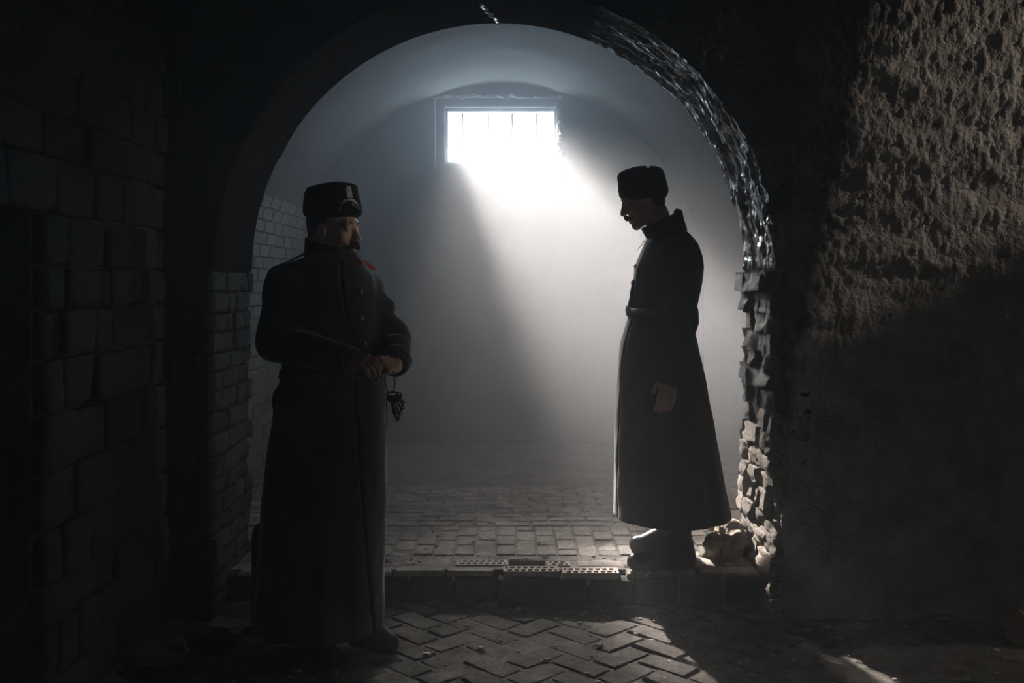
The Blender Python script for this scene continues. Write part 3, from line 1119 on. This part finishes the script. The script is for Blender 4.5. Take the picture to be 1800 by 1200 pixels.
# hem dips a little towards the back and front
wob = lambda t, X, Y, Z: .006 * vn(X * 9, Y * 9, Z * 15) + .003 * vn(X * 25 + 3, Y * 20, Z * 38)
for sh, el, wr_ in ((shN, elN, wrN), (shF, elF, wrF)):
    f.cap(sh, el, .078, .066, .05, wob=wob)
    f.cap(el, wr_, .066, .055, .03, wob=wob)
    # hollow cuff
    dr = (wr_ - el) / np.linalg.norm(wr_ - el)
    f.cap(wr_ - dr * .005, wr_ + dr * .09, .040, .045, .01, 'sub')
f.op(lambda X, Y, Z: np.maximum(np.abs(Y + .075 + 0 * X + 0 * Z) - .0025, -(-X - .02)), (-.36, -.1, hemz - .02), (0, -.05, A.P(0, 440)[2]), .006, 'sub')
coat = field_obj(f, 'greatcoat', M['coat_grey'], man)

# turned collar, belt, buttons
f = Field(rng(-.2, .16, .004), rng(-.17, .17, .004), rng(1.36, 1.72, .004))
CRM = rotm(-PI / 2, math.radians(24))
cc = P(1169, 402)


def collar_fn(c0, Rm, a, b, h, flare, t):
    c0 = np.array(c0)

    def fn(X, Y, Z):
        p = (X - c0[0], Y - c0[1], Z - c0[2])
        u, v, w_ = [Rm[0, i] * p[0] + Rm[1, i] * p[1] + Rm[2, i] * p[2] for i in range(3)]
        k = 1 + flare * w_
        q = np.sqrt((u / (a * k)) ** 2 + (v / (b * k)) ** 2)
        d = np.abs((q - 1) * min(a, b)) - t
        gap = np.hypot(u, np.minimum(v, 0) * 0 + 0) * 0 + (np.abs(u) - .012 - .12 * np.clip(w_ + .02, 0, 1))
        front = np.where(v < -.02, -gap, -1.0)
        return np.maximum(np.maximum(d, np.abs(w_) - h), front)
    return fn


f.op(collar_fn(cc, CRM, .079, .088, .048, 1.2, .010), (-.2, -.17, 1.36), (.16, .17, 1.72), .01)
# the fold at the nape
f.cap(P(1190, 372, -.03), P(1190, 372, .03), .014, .014, .02)
f.cap(P(1193, 377, -.045), P(1198, 388, -.06), .014, .012, .02)
f.cap(P(1193, 377, .045), P(1198, 388, .06), .014, .012, .02)
col_o = field_obj(f, 'collar', M['coat_grey'], man)
for dy in (-.035, .05):
    a, b = P(1136, 418, dy), P(1118, 443, dy)
    c = P(1131, 428, dy - .02)
    e = (0, .006, 0)
    V = [tuple(p + np.array(q)) for q in ((0, 0, 0), e) for p in (a, b, c)]
    mk('collar_tab', V, [(0, 1, 2), (5, 4, 3), (0, 3, 4, 1), (1, 4, 5, 2), (2, 5, 3, 0)], M['red'], man)['label'] = 'red collar tab'


def ring_loft(rows, z0, z1, ex, grow, n=72, mod=None):
    R = sorted(rows)
    zz = [r[0] for r in R]
    V = []
    for z, gr in ((z0, 0.0), (z0, grow), (z1, grow), (z1, 0.0)):
        cx = np.interp(z, zz, [(r[1] + r[2]) / 2 for r in R])
        hx = np.interp(z, zz, [(r[2] - r[1]) / 2 for r in R]) + gr
        hy = np.interp(z, zz, [r[4] for r in R]) + gr
        yc = np.interp(z, zz, [r[3] for r in R])
        for k in range(n):
            a = 2 * PI * k / n
            c, s = math.cos(a), math.sin(a)
            m = (abs(c) ** ex + abs(s) ** ex) ** (-1 / ex)
            V.append((cx + hx * m * c, yc + hy * m * s, z))
    F = []
    for r in range(4):
        for k in range(n):
            F.append((r * n + k, r * n + (k + 1) % n, ((r + 1) % 4) * n + (k + 1) % n, ((r + 1) % 4) * n + k))
    return V, F


v, fa = ring_loft(rows, A.P(0, 556)[2], A.P(0, 541)[2], 2.15, .009)
belt = mk('belt', v, fa, M['belt'], man, True)
bp_ = P(1103, 545)
boxes('buckle', [(bp_[0] - .006, bp_[0] + .012, -.035, .03, bp_[2] - .022, bp_[2] + .022), (bp_[0] - .009, bp_[0], -.02, .016, bp_[2] - .012, bp_[2] + .012)], M['steel'], belt)
for py, px in ((468, 1116), (497, 1111), (519, 1110)):
    c = P(px, py)
    f = Field(rng(c[0] - .025, c[0] + .025, .003), rng(-.04, .02, .003), rng(c[2] - .025, c[2] + .025, .003))
    f.ell((c[0] + .002, -.01, c[2]), (.009, .013, .013), None, .004)
    field_obj(f, 'button', M['steel'], man)
f = Field(rng(P(1120, 0)[0] - .06, P(1120, 0)[0] + .05, .004), rng(-.07, .05, .004), rng(P(0, 545)[2], P(0, 485)[2], .004))
f.cap(P(1116, 494, -.02), P(1111, 514, -.02), .012, .010, .01)
f.cap(P(1113, 517, -.02), P(1108, 536, -.02), .013, .012, .01)
field_obj(f, 'whistle_pouch', M['belt'], man)
# shoulder straps
for sgn in (-1, 1):
    a, b = P(1176, 425, sgn * .10), P(1184, 436, sgn * .215)
    up_ = np.array((0, 0, .018))
    s = np.array((.03, 0, 0))
    V = [tuple(q) for q in (a - s + up_, a + s + up_, b + s + up_ * .6, b - s + up_ * .6)]
    V += [tuple(np.array(q) + np.array((0, 0, .006))) for q in V]
    mk('shoulder_strap', V, [(0, 1, 2, 3)[::-1], (4, 5, 6, 7), (0, 1, 5, 4), (1, 2, 6, 5), (2, 3, 7, 6), (3, 0, 4, 7)], M['coat_dark'], man)

# cap
crow = [A.row(*r) for r in ((353, 1100, 1160, .070), (350, 1093, 1167, .088), (344, 1088, 1172, .096), (335, 1087, 1175, .100), (322, 1087, 1172, .102), (311, 1085, 1169, .102), (304, 1088, 1167.5, .099), (299, 1098, 1165, .092), (295.5, 1108, 1160, .075), (293, 1118, 1154, .05))]
f = Field(rng(-.28, .02, .0035), rng(-.13, .13, .0035), rng(A.P(0, 358)[2], A.P(0, 288)[2], .0035))
f.loft(crow, .006, 'add', 2.2, lambda phi, Z: .010 * vn(phi * 6, Z * 60, 0 * Z) + .006 * vn(phi * 20, Z * 150, 0 * Z))
f.cap(P(1139, 293, -.13), P(1139, 293, .13), .006, .006, .012, 'sub')
f.ell(g((0, .012, .036)), (.074, .095, .080), HR, .006, 'sub')
cap_o = field_obj(f, 'fur_cap', M['fur'], man)
c = P(1087, 329)
f = Field(rng(c[0] - .03, c[0] + .03, .003), rng(-.03, .03, .003), rng(c[2] - .03, c[2] + .03, .003))
f.ell((c[0] + .004, 0, c[2]), (.007, .012, .016), None, .004)
field_obj(f, 'cockade', M['badge'], cap_o)
# hair and moustache
def hair_of(parent, g, R, lo, hi):
    f = Field(rng(lo[0], hi[0], .004), rng(lo[1], hi[1], .004), rng(lo[2], hi[2], .004))
    f.ell(g((0, .014, .030)), (.081, .101, .088), R, .01)
    f.ell(g((0, .056, -.030)), (.056, .042, .046), R, .02)
    for s in (-1, 1): f.cap(g((s * .073, -.012, .03)), g((s * .070, -.016, -.025)), .008, .006, .008)
    f.ell(g((0, -.07, .02)), (.12, .075, .13), R, .01, 'sub')
    f.ell(g((0, .012, .042)), (.074, .094, .084), R, .004, 'sub')
    return field_obj(f, 'hair', M['hair'], parent)


def moustache_of(parent, g, tip):
    cen = g((0, -.10, -.055))
    f = Field(rng(cen[0] - .1, cen[0] + .1, .0025), rng(cen[1] - .1, cen[1] + .1, .0025), rng(cen[2] - .07, cen[2] + .07, .0025))
    for s in (-1, 1):
        f.cap(g((s * .004, -.108, -.052)), g((s * .024, -.101, -.062)), .0095, .0085, .004)
        f.cap(g((s * .024, -.101, -.062)), g((s * .044, -.088, -.066 + tip * .3)), .0085, .005, .004)
        f.cap(g((s * .044, -.088, -.066 + tip * .3)), g((s * .060, -.082, -.060 + tip)), .005, .002, .004)
        f.cap(g((s * .010, -.110, -.056)), g((s * .012, -.109, -.070)), .007, .003, .004)
    return field_obj(f, 'moustache', M['hair'], parent)


def brows_eyes(parent, g, R):
    for s in (-1, 1):
        c = g((s * .032, -.0795, .006))
        f = Field(rng(c[0] - .02, c[0] + .02, .002), rng(c[1] - .02, c[1] + .02, .002), rng(c[2] - .02, c[2] + .02, .002))
        f.ell(c, (.0135, .0135, .0128), R, .002)
        field_obj(f, 'eye', M['eye'], parent)
        c = g((s * .033, -.088, .03))
        f = Field(rng(c[0] - .045, c[0] + .045, .0025), rng(c[1] - .045, c[1] + .045, .0025), rng(c[2] - .03, c[2] + .03, .0025))
        f.cap(g((s * .014, -.0915, .027)), g((s * .034, -.090, .0325)), .004, .0045, .004)
        f.cap(g((s * .034, -.090, .0325)), g((s * .052, -.078, .027)), .0045, .0025, .004)
        field_obj(f, 'eyebrow', M['hair'], parent)


hair_of(man, g, HR, ho_ - .15, ho_ + .15)
moustache_of(man, g, -.004)
brows_eyes(man, g, HR)

# ------------------------------------------------------------------ the man with the keys (left, turned to the right)
B = Fig(575, 3.92, 0.0)
jailer = empty('person.001', (B.x0, B.d, 0))
tag(jailer, 'man in dark ankle-length greatcoat and tall badged fur cap, holding a bunch of keys', 'person')
P = B.P
HR2 = rotm(math.radians(70), math.radians(4))
ho2 = P(586, 404)
BR = rotm(math.radians(42))
shR, elR, wrR = P(500, 497, -.10), P(486, 600, -.14), P(612, 636, -.31)
shL, elL, wrL = P(638, 505, .12), P(688, 600, .03), P(697, 640, -.13)
feet = {}
f = Field(rng(-.36, .40, .004), rng(-.50, .36, .004), zgrid([(-.005, .95, .009), (.95, 1.22, .0035), (1.22, 1.48, .007), (1.48, 1.86, .0032)]))
g2 = head(f, ho2, HR2)
f.cap(P(570, 425), P(570, 475), .056, .064, .03)
f.ell(P(572, 535), (.165, .115, .15), None, .05)
f.ell(P(576, 610), (.15, .11, .15), None, .06)
f.ell(P(578, 690), (.16, .12, .13), None, .06)
for sh, el, wr_ in ((shR, elR, wrR), (shL, elL, wrL)):
    f.cap(sh, el, .052, .043, .04)
    f.cap(el, wr_, .041, .027, .02)
heel1, toe1 = P(612, 0, .06), P(701, 0, -.02)
heel2, toe2 = P(536, 0, -.06), P(590, 0, -.20)
for q in (heel1, toe1, heel2, toe2): q[2] = 0.0
for hp, he, to in (((.06, .05), heel1, toe1), ((-.10, -.04), heel2, toe2)):
    d_ = (to - he) / np.linalg.norm(to - he)
    ank = he + d_ * .075 + np.array((0, 0, .10))
    kne = np.array((ank[0] * .9 + d_[0] * .02, ank[1] + d_[1] * .02, .5))
    f.cap((hp[0], hp[1], .90), kne, .085, .058, .05)
    f.cap(kne, ank, .056, .036, .03)
    f.cap(ank, ank + d_ * .06 - np.array((0, 0, .05)), .03, .022, .03)
knR = wrR + np.array((.060, -.030, .006))
hand(f, wrR, knR, (.1, -.55, .85), (.35, .55, .5), 1.0, -1, .55)
knL = wrL + np.array((-.040, -.062, .002))
hand(f, wrL, knL, (.5, -.5, .6), (.45, .6, .5), 1.0, 1, .5)
field_obj(f, 'body', M['skin'], jailer)
boot(jailer, heel1, toe1, heel1 + np.array((.05, 0, .40)), .062)
boot(jailer, heel2, toe2, heel2 + np.array((.03, -.03, .40)), .062)

rows2 = [B.row(*r) for r in ((440, 556, 626, .085), (450, 540, 632, .11), (462, 514, 640, .135), (480, 494, 652, .16), (505, 484, 660, .172), (560, 486, 663, .178), (610, 492, 666, .175), (645, 498, 671, .170), (660, 496, 674, .175),
                             (690, 487, 678, .185), (770, 476, 679, .205), (870, 464, 678, .23), (940, 458, 676, .245), (1060, 452, 674, .265), (1092, 451, 673, .27), (1100, 451, 673, .27))]
hem2 = B.P(0, 1094)[2]


def folds_b(phi, Z):
    t = np.clip((B.P(0, 655)[2] - Z) / .9, 0, 1)
    m = (1 - np.cos(phi) ** 4)
    return t * m * (.030 * np.sin(phi * 8 + .5) + .02 * np.sin(phi * 15 + 2)) + .007 * np.sin(phi * 5 + Z * 13) + .005 * np.sin(phi * 9 - Z * 29)


f = Field(rng(-.36, .40, .006), rng(-.42, .36, .006), rng(hem2 - .03, B.P(0, 432)[2], .006))
f.loft(rows2, .01, 'add', 2.2, folds_b, zlo=hem2)
f.loft([r for r in rows2 if r[0] < B.P(0, 665)[2]], .008, 'sub', 2.2, folds_b, shrink=.014, zlo=hem2 - .05)
wob1 = lambda t, X, Y, Z: .008 * vn(X * 12, Y * 9, Z * 12) + .004 * vn(X * 30 + 3, Y * 22, Z * 30)
wob2 = lambda t, X, Y, Z: .007 * np.sin(t * 15 - 1 + 8 * X) + .006 * vn(X * 20, Y * 12, Z * 22)
for sh, el, wr_, wb_ in ((shR, elR, wrR, wob1), (shL, elL, wrL, wob2)):
    f.cap(sh, el, .078, .070, .05, wob=wb_)
    f.cap(el, wr_, .070, .054, .03, wob=wb_)
    dr = (wr_ - el) / np.linalg.norm(wr_ - el)
    f.cap(wr_ - dr * .005, wr_ + dr * .09, .038, .044, .01, 'sub')
# puffs of the gathered far sleeve
f.cap(P(664, 528, .08), P(669, 545, .07), .028, .026, .02)
f.cap(P(684, 566, .05), P(692, 578, .04), .036, .036, .02)
f.cap(P(697, 592, .02), P(701, 615, .0), .042, .042, .02)
# overlapping coat front: a seam from chest to hem
def front_x(Z): return np.interp(Z, [hem2, B.P(0, 660)[2], B.P(0, 470)[2]], [.20, .13, .075])
f.op(lambda X, Y, Z: np.maximum(np.abs(X - front_x(Z.ravel())[None, None, :] + 0 * Y) - .003, Y + .02 + 0 * X + 0 * Z), (-.1, -.45, hem2 - .02), (.3, 0, B.P(0, 462)[2]), .008, 'sub')
# pocket flap on the near hip
f.cap(P(490, 694, -.05), P(488, 706, -.05), .022, .022, .02)
field_obj(f, 'greatcoat', M['coat_dark'], jailer)

f = Field(rng(-.2, .2, .004), rng(-.2, .16, .004), rng(1.42, 1.70, .004))
f.op(collar_fn(P(577, 441), rotm(math.radians(45), math.radians(12)), .080, .088, .040, .8, .010), (-.2, -.2, 1.42), (.2, .16, 1.70), .01)
field_obj(f, 'collar', M['coat_dark'], jailer)
for a, b, c in (((628, 456, -.09), (634, 468, -.12), (636, 459, -.09)),):
    a, b, c = P(*a), P(*b), P(*c)
    e = np.array((.004, .006, 0))
    V = [tuple(p) for p in (a, b, c, a + e, b + e, c + e)]
    mk('collar_tab', V, [(0, 1, 2), (5, 4, 3), (0, 3, 4, 1), (1, 4, 5, 2), (2, 5, 3, 0)], M['red'], jailer)['label'] = 'red collar tab'
for pa, pb in (((634, 460, .03), (655, 475, .10)), ((536, 448, -.02), (500, 466, -.09))):
    a, b = P(*pa), P(*pb)
    s = np.array((.008, .018, 0)) if pa[0] > 600 else np.array((-.01, .028, 0))
    u = np.array((0, 0, .003))
    V = [tuple(q) for q in (a - s + u, a + s + u, b + s + u, b - s + u)]
    V += [tuple(np.array(q) + np.array((0, 0, .007))) for q in V]
    mk('shoulder_strap', V, [(3, 2, 1, 0), (4, 5, 6, 7), (0, 1, 5, 4), (1, 2, 6, 5), (2, 3, 7, 6), (3, 0, 4, 7)], M['red'] if pa[0] > 600 else M['coat_dark'], jailer)
v, fa = ring_loft(rows2, B.P(0, 662)[2], B.P(0, 648)[2], 2.2, .008)
mk('belt', v, fa, M['belt'], jailer, True)
for px, py, dy in ((633, 513, -.165), (634, 560, -.172), (640, 605, -.172)):
    c = P(px, py, dy)
    f = Field(rng(c[0] - .022, c[0] + .022, .003), rng(c[1] - .022, c[1] + .022, .003), rng(c[2] - .022, c[2] + .022, .003))
    f.ell(c, (.011, .010, .011), None, .004)
    field_obj(f, 'button', M['steel'], jailer)
# rifle-sling like strap across the chest
pts = [P(532, 455, -.12), P(560, 500, -.185), P(600, 560, -.195), P(640, 625, -.185)]
V = []
for p in pts:
    for s in (-.014, .014):
        for e in (0, -.006): V.append((p[0] + s, p[1] + e, p[2] + s * .6))
F = []
for i in range(3):
    a = i * 4
    F += [(a, a + 4, a + 6, a + 2), (a + 1, a + 3, a + 7, a + 5), (a, a + 1, a + 5, a + 4), (a + 2, a + 6, a + 7, a + 3)]
mk('chest_strap', V, F, M['belt'], jailer)

crow2 = [B.row(*r) for r in ((384, 552, 620, .080), (380, 536, 632, .093), (374, 533.5, 637, .098), (360, 534, 635, .100), (340, 536, 630, .099), (331, 541, 628.5, .095), (326, 558, 628, .085), (322.5, 574, 618, .06), (320.5, 584, 602, .03))]
f = Field(rng(-.14, .19, .0035), rng(-.13, .13, .0035), rng(B.P(0, 390)[2], B.P(0, 316)[2], .0035))
f.loft(crow2, .006, 'add', 2.3, lambda phi, Z: .008 * vn(phi * 6, Z * 60, 0 * Z) + .006 * vn(phi * 20, Z * 150, 0 * Z))
f.ell(g2((0, .012, .040)), (.074, .095, .082), HR2, .006, 'sub')
cap2 = field_obj(f, 'fur_cap', M['fur'], jailer)


def cap_front(u, zz, r):
    """point on the front of the cap: u along the brow, height, offset outwards"""
    R = sorted(crow2)
    zs_ = [q[0] for q in R]
    cx = np.interp(zz, zs_, [(q[1] + q[2]) / 2 for q in R])
    hx = np.interp(zz, zs_, [(q[2] - q[1]) / 2 for q in R]) + r
    hy = np.interp(zz, zs_, [q[4] for q in R]) + r
    a = math.radians(-46) + u
    c, s = math.cos(a), math.sin(a)
    m = (abs(c) ** 2.3 + abs(s) ** 2.3) ** (-1 / 2.3)
    return (cx + hx * m * c, hy * m * s, zz)


def cap_patch(name, shape, mat, off, th):
    n = len(shape)
    c = (sum(s[0] for s in shape) / n, sum(s[1] for s in shape) / n)
    V = [cap_front(u, zz, off + th) for u, zz in shape] + [cap_front(u, zz, off - .004) for u, zz in shape] + [cap_front(c[0], c[1], off + th)]
    F = [(i, (i + 1) % n, 2 * n) for i in range(n)] + [(i, n + i, n + (i + 1) % n, (i + 1) % n) for i in range(n)]
    return mk(name, V, F, mat, cap2)


zb_ = B.P(0, 377)[2]
cap_patch('badge', [(-.44 * math.cos(t), zb_ + .058 * math.sin(t)) for t in np.linspace(0, PI, 14)], M['badge'], .001, .004)
cap_patch('front_flap', [(-.37 * math.cos(t), zb_ + .048 * math.sin(t)) for t in np.linspace(0, PI, 14)], M['leather'], .004, .005)
zr_ = B.P(0, 352)[2]
cap_patch('cockade', [(-.11, zr_ + .004), (.11, zr_ + .004), (.11, zr_ + .042), (.05, zr_ + .05), (-.05, zr_ + .05), (-.11, zr_ + .042)], M['badge'], .001, .005)
hair_of(jailer, g2, HR2, ho2 - .15, ho2 + .15)
moustache_of(jailer, g2, .012)
brows_eyes(jailer, g2, HR2)

# keys on a cord
kp = P(690, 655, -.20)
keys = empty('key_ring', (B.x0 + kp[0], B.d + kp[1], kp[2]))
tag(keys, 'bunch of old iron keys on a cord hanging from the hands of the left man', 'keys')


def kq(px, py, dy=0.0):
    return tuple(P(px, py, -.20 + dy) - kp)


v, fa = tube([kq(676, 655), kq(677, 672), kq(681, 688), kq(684, 693)], .0025, 6)
mk('cord', v, fa, M['belt'], keys, True)
v, fa = tube([kq(692, 652), kq(694, 668), kq(693.5, 682), kq(690, 690)], .0025, 6)
mk('cord', v, fa, M['belt'], keys, True)
v, fa = tube([kq(680, 690), kq(679, 710), kq(680.5, 735), kq(680, 752)], .0022, 6)
mk('cord', v, fa, M['belt'], keys, True)
c = np.array(kq(690, 694))
v, fa = tube([tuple(c + np.array((.020 * math.cos(t), .008 * math.sin(t), .010 * math.sin(t)))) for t in np.linspace(0, 2 * PI, 20)[:-1]], .004, 6, True)
mk('ring', v, fa, M['iron'], keys, True)
c = np.array(kq(701, 695))
v, fa = tube([tuple(c + np.array((.010 * math.cos(t), 0, .011 * math.sin(t)))) for t in np.linspace(0, 2 * PI, 14)[:-1]], .003, 6, True)
mk('ring', v, fa, M['iron'], keys, True)
for k, (x0, y0, x1, y1, dy) in enumerate(((686, 696, 692, 728, .0), (689, 697, 698, 740, -.012), (692, 697, 702, 731, .012), (695, 696, 706, 722, -.02), (697, 695, 708, 712, .02), (688, 697, 696, 735, .024))):
    a, b = np.array(kq(x0, y0, dy)), np.array(kq(x1, y1, dy))
    d_ = (b - a) / np.linalg.norm(b - a)
    sd = np.array((d_[2], 0, -d_[0]))
    bow = [tuple(a + d_ * .010 + .011 * (d_ * math.cos(t) + sd * math.sin(t))) for t in np.linspace(0, 2 * PI, 12)[:-1]]
    parts = [tube(bow, .0032, 6, True), tube([tuple(a + d_ * .018), tuple(b)], .0038, 6)]
    for q in (.006, .016):
        p0 = b - d_ * q
        parts.append(tube([tuple(p0), tuple(p0 - sd * .014)], .0036, 4))
    v, fa = merge(*parts)
    mk('key', v, fa, M['iron'], keys, True)

# ------------------------------------------------------------------ loose things
V, F = [], []
crumb = [lump_mesh('crumb', 300 + k, 2, .3, .5, M['dust']) for k in range(4)]
for k in range(420):
    if k < 230: cx_, cy_, cz_ = rnd.uniform(-1.2, 2.0), rnd.uniform(3.3, 4.42), 0.001
    elif k < 330: cx_, cy_, cz_ = rnd.uniform(-1.1, 1.05), rnd.choice((4.72, 4.64, 4.78)) + rnd.gauss(0, .02), STEP - .002
    else: cx_, cy_, cz_ = rnd.uniform(-1.1, 1.1), rnd.uniform(4.75, 6.2), STEP
    if -.3 < cx_ < .52 and 4.46 < cy_ < 4.73: continue
    sz = abs(rnd.gauss(0, .006)) + .003
    an = rnd.uniform(0, 6.28)
    c_, s_ = math.cos(an), math.sin(an)
    me = crumb[k % 4]
    b0 = len(V)
    V += [(cx_ + sz * 1.5 * (v.co.x * c_ - v.co.y * s_), cy_ + sz * (v.co.x * s_ + v.co.y * c_), cz_ + sz * .7 * (v.co.z + .4)) for v in me.vertices]
    F += [tuple(i + b0 for i in p.vertices) for p in me.polygons]
tag(mk('grit', V, F, M['floor_brick']), 'fine brick crumbs and grit scattered over the worn paving', 'grit', kind='stuff')
def at(px, py, d):
    return ((px - 900) * d / FPX, d, CAM_Z - (py - HOR) * d / FPX)


def rock(name, seed, loc, scale, rot, mat, label, cat='stone', group=None, rough=.34, n=9):
    me = lump_mesh(name, seed, n, rough, .6, mat, 2.6)
    o = link(name, me, None, loc)
    o.scale = scale
    o.rotation_euler = rot
    tag(o, label, cat, group)
    return o


rock('boulder', 201, (1.035, 4.80, STEP + .05), (.20, .17, .19), (.3, .2, .5), M['rubble'], 'jagged broken lump of masonry at the foot of the right arch pier', rough=.5)
rock('rubble_stone', 202, (1.24, 5.88, STEP + .03), (.50, .34, .20), (0, .12, .2), M['rubble'], 'low mound of broken masonry on the raised floor behind the coat hem', n=12)
rock('rubble_stone', 203, (1.20, 5.40, STEP + .015), (.26, .18, .09), (.1, 0, 1.0), M['rubble'], 'second heap of broken masonry nearer the inner side of the arch pier', n=12)
rock('rubble_stone', 204, (1.10, 4.22, .012), (.06, .05, .04), (.2, .1, .4), M['rubble'], 'small pale stone on the lower floor at the pier base')
rock('rubble_stone', 205, (-1.20, 3.95, .03), (.17, .13, .08), (.1, .15, .3), M['stone'], 'upper dark stone of the three by the left wall')
rock('rubble_stone', 206, (-1.33, 3.83, .022), (.13, .09, .06), (.1, -.15, .1), M['stone'], 'middle dark stone of the three by the left wall')
rock('rubble_stone', 207, (-1.30, 3.66, .03), (.22, .13, .08), (.05, .1, .5), M['stone'], 'lowest and largest dark stone of the three by the left wall')
rock('brick_chunk', 208, (2.09, 4.05, .045), (.13, .11, .12), (.2, .4, .6), M['redbrick'], 'orange brick chunk at the foot of the right pilaster')
v, fa = tube([(2.02, 3.98, .012), (2.06, 3.97, .02), (2.12, 3.965, .014)], .0025, 5)
tag(mk('straw', v, fa, M['straw']), 'yellow straw lying on the paving near the orange brick chunk', 'straw')
# small pale plates fixed to the arch
p = at(1318, 367, 4.80)
pl_ = boxes('wall_plate', [(-.004, .006, -.028, .028, -.018, .018)], M['badge'], loc=(AX + math.sqrt(AR ** 2 - (p[2] - AZ) ** 2) - .018, 4.80, p[2]))
pl_.rotation_euler = (0, -math.asin((p[2] - AZ) / AR), 0)
tag(pl_, 'small pale square plate fixed to the wet arch soffit', 'plate')

# dark metal can behind the coat
cn = at(478, 0, 4.26)
can = empty('metal_can', (cn[0], 4.26, 0.0))
tag(can, 'dark round metal can half hidden behind the long coat of the left man', 'can')
prof_ = [(.0, 0), (.082, 0), (.085, .01), (.085, .37), (.080, .40), (.066, .42), (.05, .425), (.05, .436), (.0, .436)]


def lathe(name, prof, mat, parent, n=28):
    V, F = [], []
    for r, z in prof:
        for k in range(n): V.append((r * math.cos(2 * PI * k / n), r * math.sin(2 * PI * k / n), z))
    for i in range(len(prof) - 1):
        for k in range(n): F.append((i * n + k, i * n + (k + 1) % n, (i + 1) * n + (k + 1) % n, (i + 1) * n + k))
    return mk(name, V, F, mat, parent, True)


lathe('can_body', prof_, M['iron'], can)
for a in (PI * .85, -PI * .15):
    c, s = math.cos(a), math.sin(a)
    v, fa = tube([(.084 * c, .084 * s, .25), (.105 * c, .105 * s, .255), (.108 * c, .108 * s, .29), (.084 * c, .084 * s, .30)], .006, 6)
    mk('handle', v, fa, M['iron'], can, True)
